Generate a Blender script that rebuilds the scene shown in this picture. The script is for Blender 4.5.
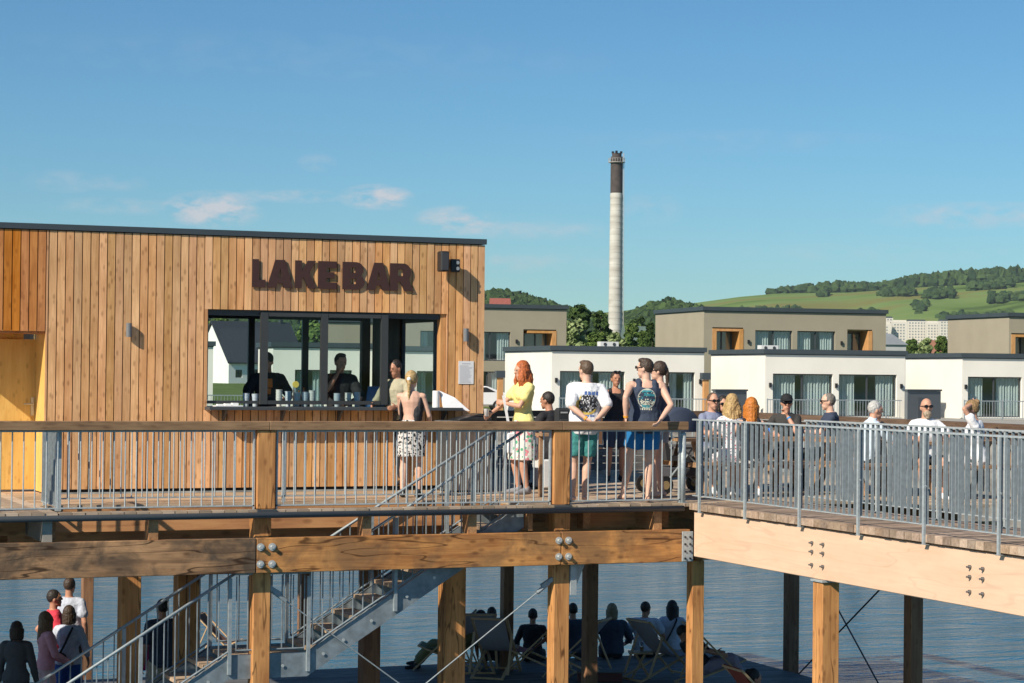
import bpy, bmesh, math, random
from mathutils import Vector, Matrix
from mathutils.bvhtree import BVHTree
for o in list(bpy.data.objects): bpy.data.objects.remove(o)
SC = bpy.context.scene
COL = SC.collection
V = Vector
R = math.radians

# ------------------------------------------------------------------ camera
F = 2150.0; TH = R(22.3); CAMZ = 1.65; PITCH = math.atan(29.5/F); ROLL = 0.0104
GZ = -.7       # level of the shore, relative to the boardwalk's boards
FWD0 = V((math.sin(TH), math.cos(TH), 0)); RGT0 = V((math.cos(TH), -math.sin(TH), 0))
fw = (FWD0*math.cos(PITCH) + V((0, 0, 1))*math.sin(PITCH)).normalized()
up0 = RGT0.cross(fw).normalized()
rg = RGT0*math.cos(ROLL) + up0*math.sin(ROLL)
up = up0*math.cos(ROLL) - RGT0*math.sin(ROLL)
cam = bpy.data.cameras.new('camera'); camo = bpy.data.objects.new('camera', cam); COL.objects.link(camo)
m = Matrix((rg, up, -fw)).transposed().to_4x4(); m.translation = V((0, 0, CAMZ)); camo.matrix_world = m
cam.lens = F/1024*36; cam.sensor_width = 36; cam.clip_start = 0.5; cam.clip_end = 30000
SC.camera = camo

# ------------------------------------------------------------------ light
SUN_AZ = R(65.5); SUN_EL = R(36)          # direction the light travels, measured from +Y to +X
world = bpy.data.worlds.new('World'); SC.world = world; world.use_nodes = True
nt = world.node_tree; nt.nodes.clear()
out = nt.nodes.new('ShaderNodeOutputWorld'); bg = nt.nodes.new('ShaderNodeBackground')
sky = nt.nodes.new('ShaderNodeTexSky'); sky.sky_type = 'NISHITA'; sky.sun_disc = False
sky.sun_elevation = SUN_EL; sky.sun_rotation = SUN_AZ + math.pi
sky.altitude = 400; sky.air_density = 1.0; sky.dust_density = 0.1; sky.ozone_density = 4.0
bg.inputs['Strength'].default_value = 0.076
# small fair-weather clouds, laid out by direction on the sky itself
tc = nt.nodes.new('ShaderNodeTexCoord'); sep = nt.nodes.new('ShaderNodeSeparateXYZ'); nt.links.new(tc.outputs['Generated'], sep.inputs[0])
def wmath(op, a, b=None, c=None):
    n = nt.nodes.new('ShaderNodeMath'); n.operation = op
    for i, v in enumerate((a, b, c)):
        if v is None: continue
        if isinstance(v, (int, float)): n.inputs[i].default_value = v
        else: nt.links.new(v, n.inputs[i])
    return n.outputs[0]
az = wmath('ARCTAN2', sep.outputs[0], sep.outputs[1]); el = wmath('ARCSINE', sep.outputs[2])
comb = nt.nodes.new('ShaderNodeCombineXYZ')
nt.links.new(wmath('MULTIPLY', az, 60), comb.inputs[0]); nt.links.new(wmath('MULTIPLY', el, 130), comb.inputs[1])
nz = nt.nodes.new('ShaderNodeTexNoise'); nz.inputs['Scale'].default_value = 1.0; nz.inputs['Detail'].default_value = 6; nz.inputs['Roughness'].default_value = .62
nt.links.new(comb.outputs[0], nz.inputs['Vector'])
tot = None
def pa(px): return TH + math.atan((px-512)/F)
def pe(py): return math.atan((371-py)/F)
for px, py, wx, wy, s in ((212, 214, 40, 15, 1.0), (375, 199, 30, 11, .9), (455, 221, 34, 12, .75), (290, 199, 45, 6, .45), (530, 230, 75, 8, .32), (650, 207, 26, 14, .22),
                          (975, 214, 90, 11, .42), (520, 262, 80, 8, .25), (60, 190, 30, 9, .22), (315, 165, 16, 8, .2), (120, 213, 60, 7, .25), (115, 190, 24, 7, .2), (860,250,120,8,.15), (735, 140, 140, 10, .08), (300, 60, 260, 20, .05)):
    dx = wmath('DIVIDE', wmath('SUBTRACT', az, pa(px)), wx/F); dy = wmath('DIVIDE', wmath('SUBTRACT', el, pe(py)), wy/F)
    r2 = wmath('ADD', wmath('MULTIPLY', dx, dx), wmath('MULTIPLY', dy, dy))
    g = wmath('MULTIPLY', wmath('MAXIMUM', wmath('SUBTRACT', 1.0, wmath('MULTIPLY', r2, .55)), 0), s)
    tot = g if tot is None else wmath('ADD', tot, g)
nn = wmath('MAXIMUM', wmath('MULTIPLY', wmath('SUBTRACT', nz.outputs[0], .40), 5.0), 0)
fac = wmath('MINIMUM', wmath('MULTIPLY', wmath('MULTIPLY', tot, nn), 1.1), .85)
mix = nt.nodes.new('ShaderNodeMix'); mix.data_type = 'RGBA'
hsv = nt.nodes.new('ShaderNodeHueSaturation'); hsv.inputs['Saturation'].default_value = 1.08
nt.links.new(sky.outputs[0], hsv.inputs['Color'])
tint = nt.nodes.new('ShaderNodeMix'); tint.data_type = 'RGBA'; tint.blend_type = 'MULTIPLY'; tint.inputs[0].default_value = 1; tint.inputs[7].default_value = (.63, .925, 1.02, 1)
nt.links.new(hsv.outputs[0], tint.inputs[6])
nt.links.new(fac, mix.inputs[0]); nt.links.new(tint.outputs[2], mix.inputs[6]); mix.inputs[7].default_value = (7.0, 7.0, 7.4, 1)
nt.links.new(mix.outputs[2], bg.inputs[0]); nt.links.new(bg.outputs[0], out.inputs[0])
sun = bpy.data.lights.new('sun', 'SUN'); sun.energy = 4.9; sun.angle = R(.53); sun.color = (1, .91, .76)
suno = bpy.data.objects.new('sun', sun); COL.objects.link(suno)
tr = V((math.sin(SUN_AZ)*math.cos(SUN_EL), math.cos(SUN_AZ)*math.cos(SUN_EL), -math.sin(SUN_EL)))
suno.rotation_euler = tr.to_track_quat('-Z', 'Y').to_euler(); suno.location = (-20, -20, 40)
SC.view_settings.view_transform = 'Standard'; SC.view_settings.look = 'None'; SC.view_settings.gamma = 1; SC.view_settings.exposure = 0.3
SC.view_settings.use_curve_mapping = False
SC.render.engine = 'CYCLES'; SC.cycles.max_bounces = 6; SC.cycles.transparent_max_bounces = 12
SC.render.resolution_x = 1024; SC.render.resolution_y = 683

# ------------------------------------------------------------------ projection helpers (photo point -> place on a known plane)
def ray(px, py): return (fw + rg*((px-512)/F) + up*((341.5-py)/F))
C0 = V((0, 0, CAMZ))
def on_y(px, py, Y):
    d = ray(px, py); return C0 + d*(Y/d.y)
def on_x(px, py, X):
    d = ray(px, py); return C0 + d*(X/d.x)
def on_z(px, py, z):
    d = ray(px, py); return C0 + d*((z-CAMZ)/d.z)
def hy(px): return 371.0 + (px-512)*ROLL
def at_d(px, d, z=0.0):
    p = FWD0*d + RGT0*((px-512)/F*d); return V((p.x, p.y, z))
def zat(px, py, d): return CAMZ - (py-hy(px))*d/F

# ------------------------------------------------------------------ materials
MATS = {}
def newmat(name):
    m = bpy.data.materials.new(name); m.use_nodes = True; t = m.node_tree
    b = t.nodes['Principled BSDF']; return m, t, b
def N(t, typ, **kw):
    n = t.nodes.new(typ)
    for k, v in kw.items(): setattr(n, k, v)
    return n
def plain(name, col, rough=.6, metal=0, noise=0.0, nscale=8, bump=0, spec=.5, var=0):
    if name in MATS: return MATS[name]
    m, t, b = newmat(name)
    b.inputs['Roughness'].default_value = rough; b.inputs['Metallic'].default_value = metal
    b.inputs['Specular IOR Level'].default_value = spec
    b.inputs['Base Color'].default_value = (*col, 1)
    if noise or bump or var:
        tcn = N(t, 'ShaderNodeTexCoord'); nz = N(t, 'ShaderNodeTexNoise'); nz.inputs['Scale'].default_value = nscale; nz.inputs['Detail'].default_value = 6
        t.links.new(tcn.outputs['Object'], nz.inputs['Vector'])
        mr = N(t, 'ShaderNodeMapRange'); mr.inputs[1].default_value = .3; mr.inputs[2].default_value = .7
        mr.inputs[3].default_value = 1-noise; mr.inputs[4].default_value = 1+noise
        t.links.new(nz.outputs[0], mr.inputs[0])
        val = mr.outputs[0]
        if var:
            g = N(t, 'ShaderNodeNewGeometry'); r = N(t, 'ShaderNodeMapRange'); r.inputs[3].default_value = 1-var; r.inputs[4].default_value = 1+var
            t.links.new(g.outputs['Random Per Island'], r.inputs[0]); mm = N(t, 'ShaderNodeMath', operation='MULTIPLY')
            t.links.new(val, mm.inputs[0]); t.links.new(r.outputs[0], mm.inputs[1]); val = mm.outputs[0]
        h = N(t, 'ShaderNodeHueSaturation'); h.inputs['Color'].default_value = (*col, 1)
        t.links.new(val, h.inputs['Value']); t.links.new(h.outputs[0], b.inputs['Base Color'])
        if bump:
            bp = N(t, 'ShaderNodeBump'); bp.inputs['Strength'].default_value = bump; bp.inputs['Distance'].default_value = .01
            t.links.new(nz.outputs[0], bp.inputs['Height']); t.links.new(bp.outputs[0], b.inputs['Normal'])
    MATS[name] = m; return m
def wood(name, c1, c2, axis='z', var=.18, knots=.35, rough=.65, stain=0, stain_col=(.12, .1, .085), grey=0, gscale=1.0, huev=.006, crack=0):
    if name in MATS: return MATS[name]
    m, t, b = newmat(name); b.inputs['Roughness'].default_value = rough; b.inputs['Specular IOR Level'].default_value = .25
    tcn = N(t, 'ShaderNodeTexCoord'); geo = N(t, 'ShaderNodeNewGeometry')
    off = N(t, 'ShaderNodeVectorMath', operation='SCALE'); off.inputs[0].default_value = (37, 53, 71); t.links.new(geo.outputs['Random Per Island'], off.inputs['Scale'])
    add = N(t, 'ShaderNodeVectorMath', operation='ADD'); t.links.new(tcn.outputs['Object'], add.inputs[0]); t.links.new(off.outputs[0], add.inputs[1])
    def mp(l, s):
        q = N(t, 'ShaderNodeMapping'); sc = [s*gscale]*3; sc['xyz'.index(axis)] = l*gscale; q.inputs['Scale'].default_value = sc
        t.links.new(add.outputs[0], q.inputs[0]); return q
    a = mp(1.6, 26); n1 = N(t, 'ShaderNodeTexNoise'); n1.inputs['Scale'].default_value = 1; n1.inputs['Detail'].default_value = 5; n1.inputs['Distortion'].default_value = 1.2
    t.links.new(a.outputs[0], n1.inputs['Vector'])
    bq = mp(2.2, 6); n2 = N(t, 'ShaderNodeTexNoise'); n2.inputs['Scale'].default_value = 1; n2.inputs['Detail'].default_value = 3
    t.links.new(bq.outputs[0], n2.inputs['Vector'])
    k = mp(11.0, 24); vo = N(t, 'ShaderNodeTexVoronoi'); vo.inputs['Scale'].default_value = .55; t.links.new(k.outputs[0], vo.inputs['Vector'])
    r1 = N(t, 'ShaderNodeValToRGB'); r1.color_ramp.elements[0].position = .37; r1.color_ramp.elements[1].position = .63
    r1.color_ramp.elements[0].color = (*c2, 1); r1.color_ramp.elements[1].color = (*c1, 1)
    ma = N(t, 'ShaderNodeMath', operation='ADD'); t.links.new(n1.outputs[0], ma.inputs[0]); t.links.new(n2.outputs[0], ma.inputs[1])
    mh = N(t, 'ShaderNodeMath', operation='MULTIPLY'); t.links.new(ma.outputs[0], mh.inputs[0]); mh.inputs[1].default_value = .5; t.links.new(mh.outputs[0], r1.inputs[0])
    kr = N(t, 'ShaderNodeMapRange'); kr.inputs[1].default_value = .12; kr.inputs[2].default_value = .30; kr.inputs[3].default_value = knots; kr.inputs[4].default_value = 0
    t.links.new(vo.outputs['Distance'], kr.inputs[0])
    mk = N(t, 'ShaderNodeMix', data_type='RGBA'); t.links.new(kr.outputs[0], mk.inputs[0]); t.links.new(r1.outputs[0], mk.inputs[6]); mk.inputs[7].default_value = (c2[0]*.45, c2[1]*.38, c2[2]*.35, 1)
    cur = mk.outputs[2]
    if stain:
        n3 = N(t, 'ShaderNodeTexNoise'); n3.inputs['Scale'].default_value = 1.5; n3.inputs['Detail'].default_value = 7; n3.inputs['Roughness'].default_value = .65; n3.inputs['Distortion'].default_value = .6
        t.links.new(tcn.outputs['Object'], n3.inputs['Vector']); sr = N(t, 'ShaderNodeMapRange'); sr.inputs[1].default_value = .44; sr.inputs[2].default_value = .60; sr.inputs[4].default_value = stain
        t.links.new(n3.outputs[0], sr.inputs[0]); ms = N(t, 'ShaderNodeMix', data_type='RGBA'); t.links.new(sr.outputs[0], ms.inputs[0]); t.links.new(cur, ms.inputs[6]); ms.inputs[7].default_value = (*stain_col, 1); cur = ms.outputs[2]
    if crack:
        cm_ = mp(.55, 5.5); n4 = N(t, 'ShaderNodeTexNoise'); n4.inputs['Scale'].default_value = 1; n4.inputs['Detail'].default_value = 2; t.links.new(cm_.outputs[0], n4.inputs['Vector'])
        s1 = N(t, 'ShaderNodeMath', operation='SUBTRACT'); t.links.new(n4.outputs[0], s1.inputs[0]); s1.inputs[1].default_value = .5
        s2 = N(t, 'ShaderNodeMath', operation='ABSOLUTE'); t.links.new(s1.outputs[0], s2.inputs[0])
        s3 = N(t, 'ShaderNodeMapRange'); s3.inputs[1].default_value = .003; s3.inputs[2].default_value = .010; s3.inputs[3].default_value = crack; s3.inputs[4].default_value = 0; t.links.new(s2.outputs[0], s3.inputs[0])
        mc = N(t, 'ShaderNodeMix', data_type='RGBA'); t.links.new(s3.outputs[0], mc.inputs[0]); t.links.new(cur, mc.inputs[6]); mc.inputs[7].default_value = (c2[0]*.2, c2[1]*.18, c2[2]*.16, 1); cur = mc.outputs[2]
    h = N(t, 'ShaderNodeHueSaturation'); t.links.new(cur, h.inputs['Color'])
    vr = N(t, 'ShaderNodeMapRange'); vr.inputs[3].default_value = 1-var; vr.inputs[4].default_value = 1+var; t.links.new(geo.outputs['Random Per Island'], vr.inputs[0]); t.links.new(vr.outputs[0], h.inputs['Value'])
    fr = N(t, 'ShaderNodeMath', operation='FRACT'); fm = N(t, 'ShaderNodeMath', operation='MULTIPLY'); fm.inputs[1].default_value = 17.3
    t.links.new(geo.outputs['Random Per Island'], fm.inputs[0]); t.links.new(fm.outputs[0], fr.inputs[0])
    sr2 = N(t, 'ShaderNodeMapRange'); sr2.inputs[3].default_value = .93-grey; sr2.inputs[4].default_value = 1.07-grey; t.links.new(fr.outputs[0], sr2.inputs[0]); t.links.new(sr2.outputs[0], h.inputs['Saturation'])
    hr = N(t, 'ShaderNodeMapRange'); hr.inputs[3].default_value = .5-huev; hr.inputs[4].default_value = .5+huev*.4
    fr2 = N(t, 'ShaderNodeMath', operation='FRACT'); fm2 = N(t, 'ShaderNodeMath', operation='MULTIPLY'); fm2.inputs[1].default_value = 91.7
    t.links.new(geo.outputs['Random Per Island'], fm2.inputs[0]); t.links.new(fm2.outputs[0], fr2.inputs[0]); t.links.new(fr2.outputs[0], hr.inputs[0]); t.links.new(hr.outputs[0], h.inputs['Hue'])
    t.links.new(h.outputs[0], b.inputs['Base Color'])
    bp = N(t, 'ShaderNodeBump'); bp.inputs['Strength'].default_value = .25; bp.inputs['Distance'].default_value = .004
    t.links.new(n1.outputs[0], bp.inputs['Height']); t.links.new(bp.outputs[0], b.inputs['Normal'])
    MATS[name] = m; return m
def glass(name, tint=(.8, .88, .9), refl=.12, base=1.0):
    if name in MATS: return MATS[name]
    m = bpy.data.materials.new(name); m.use_nodes = True; t = m.node_tree; t.nodes.clear()
    o = N(t, 'ShaderNodeOutputMaterial'); mx = N(t, 'ShaderNodeMixShader'); tr_ = N(t, 'ShaderNodeBsdfTransparent'); g = N(t, 'ShaderNodeBsdfGlossy')
    tr_.inputs[0].default_value = (*tint, 1); g.inputs['Roughness'].default_value = .02; g.inputs['Color'].default_value = (.9, .95, 1, 1)
    fz = N(t, 'ShaderNodeLayerWeight'); fz.inputs[0].default_value = .35; mm = N(t, 'ShaderNodeMath', operation='ADD'); mm.use_clamp = True
    t.links.new(fz.outputs['Fresnel'], mm.inputs[0]); mm.inputs[1].default_value = refl
    gb = N(t, 'ShaderNodeNewGeometry'); iv = N(t, 'ShaderNodeMath', operation='SUBTRACT'); iv.inputs[0].default_value = 1; t.links.new(gb.outputs['Backfacing'], iv.inputs[1])
    m3 = N(t, 'ShaderNodeMath', operation='MULTIPLY'); t.links.new(mm.outputs[0], m3.inputs[0]); t.links.new(iv.outputs[0], m3.inputs[1])
    t.links.new(m3.outputs[0], mx.inputs[0]); t.links.new(tr_.outputs[0], mx.inputs[1]); t.links.new(g.outputs[0], mx.inputs[2]); t.links.new(mx.outputs[0], o.inputs[0])
    MATS[name] = m; return m
W_CLAD = wood('larch_cladding', (.80, .465, .215), (.56, .295, .12), 'z', var=.22, knots=.5, huev=.008)
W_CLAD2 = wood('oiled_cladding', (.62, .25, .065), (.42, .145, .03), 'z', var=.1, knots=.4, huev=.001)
W_DOOR = wood('yellow_pine', (.78, .50, .12), (.66, .38, .07), 'z', var=.06, knots=.35)
W_RAIL = wood('weathered_handrail', (.33, .20, .095), (.17, .095, .045), 'x', var=.12, knots=.3)
W_GIRD = wood('larch_girder', (.66, .30, .07), (.35, .13, .028), 'x', var=.06, knots=.7, stain=.65, stain_col=(.16, .09, .045), gscale=.8, huev=.001, crack=.8)
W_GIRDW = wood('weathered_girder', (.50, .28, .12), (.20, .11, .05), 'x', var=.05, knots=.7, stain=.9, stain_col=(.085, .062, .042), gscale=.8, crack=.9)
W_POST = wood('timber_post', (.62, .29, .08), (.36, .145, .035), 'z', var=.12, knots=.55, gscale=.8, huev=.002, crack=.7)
W_POSTD = wood('dark_post', (.30, .16, .075), (.18, .085, .04), 'z', var=.14, knots=.45, gscale=.7)  # darker brown version of the post timber
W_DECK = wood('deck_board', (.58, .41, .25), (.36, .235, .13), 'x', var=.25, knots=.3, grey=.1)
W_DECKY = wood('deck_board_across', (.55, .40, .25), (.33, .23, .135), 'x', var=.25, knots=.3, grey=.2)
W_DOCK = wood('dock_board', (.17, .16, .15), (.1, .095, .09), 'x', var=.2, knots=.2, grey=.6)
W_GLU = wood('glulam', (.74, .51, .335), (.67, .445, .28), 'y', var=.03, knots=.05, gscale=.6, crack=.12)
W_JOIST = wood('joist', (.50, .25, .09), (.30, .14, .05), 'y', var=.2, knots=.4)
W_FASC = wood('fascia', (.60, .29, .10), (.38, .16, .055), 'x', var=.1, knots=.5, gscale=.6)
W_FURN = wood('furniture_wood', (.42, .26, .14), (.28, .16, .08), 'x', var=.15)
W_CHAIR = wood('beech', (.62, .43, .24), (.48, .31, .16), 'y', var=.1, knots=.1)
GALV = plain('galvanised_steel', (.40, .44, .45), .55, .2, .14, 30, 0)
GALVD = plain('galvanised_dull', (.30, .34, .355), .6, .2, .16, 20, 0)
DARK = plain('anthracite', (.055, .062, .068), .45, 0, .08, 3)
BLACK = plain('black_plastic', (.018, .018, .02), .45)
WHITE = plain('white_render', (.80, .77, .69), .9, 0, .06, .45, .1)
TAUPE = plain('taupe_render', (.34, .30, .225), .9, 0, .05, .7, .1)
TRIM = plain('dark_roof_edge', (.05, .065, .075), .5, 0, .06, 2)
CURT = plain('curtain', (.56, .57, .54), .9, 0, .05, 3)
GL_BAR = glass('bar_glass', (.90, .94, .94), -.03)
GL_HOUSE = glass('house_glass', (.88, .93, .94), .07)
SIGNM = plain('sign_brown', (.055, .022, .017), .6, 0, .08, 20)

# ------------------------------------------------------------------ mesh builder
class MB:
    def __init__(s): s.v = []; s.f = []; s.ch = []
    def add(s, vs, fs):
        n = len(s.v); s.ch.append((n, len(s.f))); s.v += [V(p) for p in vs]; s.f += [tuple(i+n for i in f) for f in fs]; return s
    def box(s, x0, x1, y0, y1, z0, z1):
        return s.add([(x0, y0, z0), (x1, y0, z0), (x1, y1, z0), (x0, y1, z0), (x0, y0, z1), (x1, y0, z1), (x1, y1, z1), (x0, y1, z1)],
                     [(0, 3, 2, 1), (4, 5, 6, 7), (0, 1, 5, 4), (1, 2, 6, 5), (2, 3, 7, 6), (3, 0, 4, 7)])
    def bar(s, p, q, w, h, upv=(0, 0, 1), ext=0):
        p = V(p); q = V(q); d = (q-p).normalized(); u = V(upv)
        if abs(d.dot(u)) > .98: u = V((0, 1, 0))
        sd = d.cross(u).normalized(); u = sd.cross(d).normalized(); p = p-d*ext; q = q+d*ext
        c = [sd*(-w/2)-u*(h/2), sd*(w/2)-u*(h/2), sd*(w/2)+u*(h/2), sd*(-w/2)+u*(h/2)]
        return s.add([p+k for k in c]+[q+k for k in c], [(0, 1, 2, 3), (7, 6, 5, 4), (0, 4, 5, 1), (1, 5, 6, 2), (2, 6, 7, 3), (3, 7, 4, 0)])
    def tube(s, p, q, r, r2=None, n=8, caps=True):
        p = V(p); q = V(q); r2 = r if r2 is None else r2; d = (q-p).normalized(); u = V((0, 0, 1)) if abs(d.z) < .9 else V((1, 0, 0))
        a = d.cross(u).normalized(); b = d.cross(a).normalized(); vs = []
        for c, rr in ((p, r), (q, r2)):
            for i in range(n): t = 2*math.pi*i/n; vs.append(c+a*(rr*math.cos(t))+b*(rr*math.sin(t)))
        fs = [(i, (i+1) % n, n+(i+1) % n, n+i) for i in range(n)]
        if caps: fs += [tuple(range(n-1, -1, -1)), tuple(range(n, 2*n))]
        return s.add(vs, fs)
    def path(s, pts, r, n=6):
        for a, b in zip(pts, pts[1:]): s.tube(a, b, r, n=n)
        return s
    def lathe(s, prof, c=(0, 0, 0), n=24):
        c = V(c); vs = []; fs = []
        for r, z in prof:
            for i in range(n): t = 2*math.pi*i/n; vs.append(c+V((r*math.cos(t), r*math.sin(t), z)))
        for j in range(len(prof)-1):
            for i in range(n): fs.append((j*n+i, j*n+(i+1) % n, (j+1)*n+(i+1) % n, (j+1)*n+i))
        fs += [tuple(range(n-1, -1, -1)), tuple(range((len(prof)-1)*n, len(prof)*n))]
        return s.add(vs, fs)
    def prism(s, pts, vec):
        vec = V(vec); n = len(pts); pts = [V(p) for p in pts]
        return s.add(pts+[p+vec for p in pts], [tuple(range(n-1, -1, -1)), tuple(range(n, 2*n))]+[(i, (i+1) % n, n+(i+1) % n, n+i) for i in range(n)])
    def loft(s, rings, n=14):
        vs = []; fs = []
        for c, a, b in rings:
            for i in range(n): t = 2*math.pi*i/n; vs.append(V(c)+V(a)*math.cos(t)+V(b)*math.sin(t))
        for j in range(len(rings)-1):
            for i in range(n): fs.append((j*n+i, j*n+(i+1) % n, (j+1)*n+(i+1) % n, (j+1)*n+i))
        fs += [tuple(range(n-1, -1, -1)), tuple(range((len(rings)-1)*n, len(rings)*n))]
        return s.add(vs, fs)
    def ball(s, c, a, b, d, n=12, m=8):
        c = V(c); a = V(a); b = V(b); d = V(d); rings = []
        for j in range(m+1):
            t = -math.pi/2+math.pi*(j+.02)/(m+.04); rings.append((c+d*math.sin(t), a*math.cos(t), b*math.cos(t)))
        return s.loft(rings, n)
    def cap(s, p, q, r1, r2, n=12):
        p = V(p); q = V(q); L = (q-p).length
        if L < 1e-5: q = p+V((0, 0, 1e-4)); L = 1e-4
        d = (q-p)/L; u = V((0, 0, 1)) if abs(d.z) < .9 else V((1, 0, 0)); a = d.cross(u).normalized(); b = d.cross(a).normalized(); rings = []
        for t in (-1, -.8, -.45, 0): rr = math.sqrt(max(0, 1-t*t)); rr = max(rr, .08); rings.append((p+d*(r1*t), a*r1*rr, b*r1*rr))
        for t in (0, .45, .8, 1): rr = max(math.sqrt(max(0, 1-t*t)), .08); rings.append((q+d*(r2*t), a*r2*rr, b*r2*rr))
        return s.loft(rings, n)
    def each(s, name, mat, parent, per=1, **kw):
        """one object for every `per` consecutive shapes"""
        ends = s.ch+[(len(s.v), len(s.f))]; r = []
        for i in range(0, len(s.ch), per):
            a, b = ends[i], ends[min(i+per, len(s.ch))]; q = MB(); q.v = s.v[a[0]:b[0]]; q.f = [tuple(k-a[0] for k in f) for f in s.f[a[1]:b[1]]]; r.append(q.build(name, mat, parent, **kw))
        return r
    def mesh(s, name, off=None):
        me = bpy.data.meshes.new(name); vs = [tuple(p-off) if off is not None else tuple(p) for p in s.v]
        me.from_pydata(vs, [], s.f); me.update(); return me
    def build(s, name, mat, parent=None, smooth=False, kind=None, bevel=0):
        off = V(parent.location) if (parent is not None and parent.get('_w')) else None
        if parent is not None and parent.parent is not None and parent.parent.get('_w'): off = V(parent.parent.location)
        me = s.mesh(name, off); bm = bmesh.new(); bm.from_mesh(me); bmesh.ops.recalc_face_normals(bm, faces=bm.faces)
        if bevel: bmesh.ops.bevel(bm, geom=list(bm.edges), offset=bevel, segments=1, affect='EDGES', profile=.7)
        bm.to_mesh(me); bm.free()
        if smooth:
            for p in me.polygons: p.use_smooth = True
        me.materials.append(mat); o = bpy.data.objects.new(name, me); COL.objects.link(o)
        if parent: o.parent = parent
        if kind: o['kind'] = kind
        return o
def tag(o, label, cat, group=None):
    o['label'] = label; o['category'] = cat
    if group: o['group'] = group
    return o
def thing(name, label, cat, loc=(0, 0, 0), rz=0, group=None, w=True):
    """Empty at the thing's base. w=True: its parts are given in world coordinates (no rotation)."""
    o = bpy.data.objects.new(name, None); COL.objects.link(o); o.location = loc; o.rotation_euler = (0, 0, rz); o.empty_display_size = .2
    if w: o['_w'] = 1
    return tag(o, label, cat, group)
KIDS = {}
def copy_tree(o, loc=None, rz=None, label=None, parent=None):
    c = o.copy(); COL.objects.link(c)
    if parent: c.parent = parent
    else:
        if loc is not None: c.location = loc
        if rz is not None: c.rotation_euler = (0, 0, rz)
        if label: c['label'] = label
    for ch in [x for x in bpy.data.objects if x.parent == o]: copy_tree(ch, parent=c)
    return c
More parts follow.
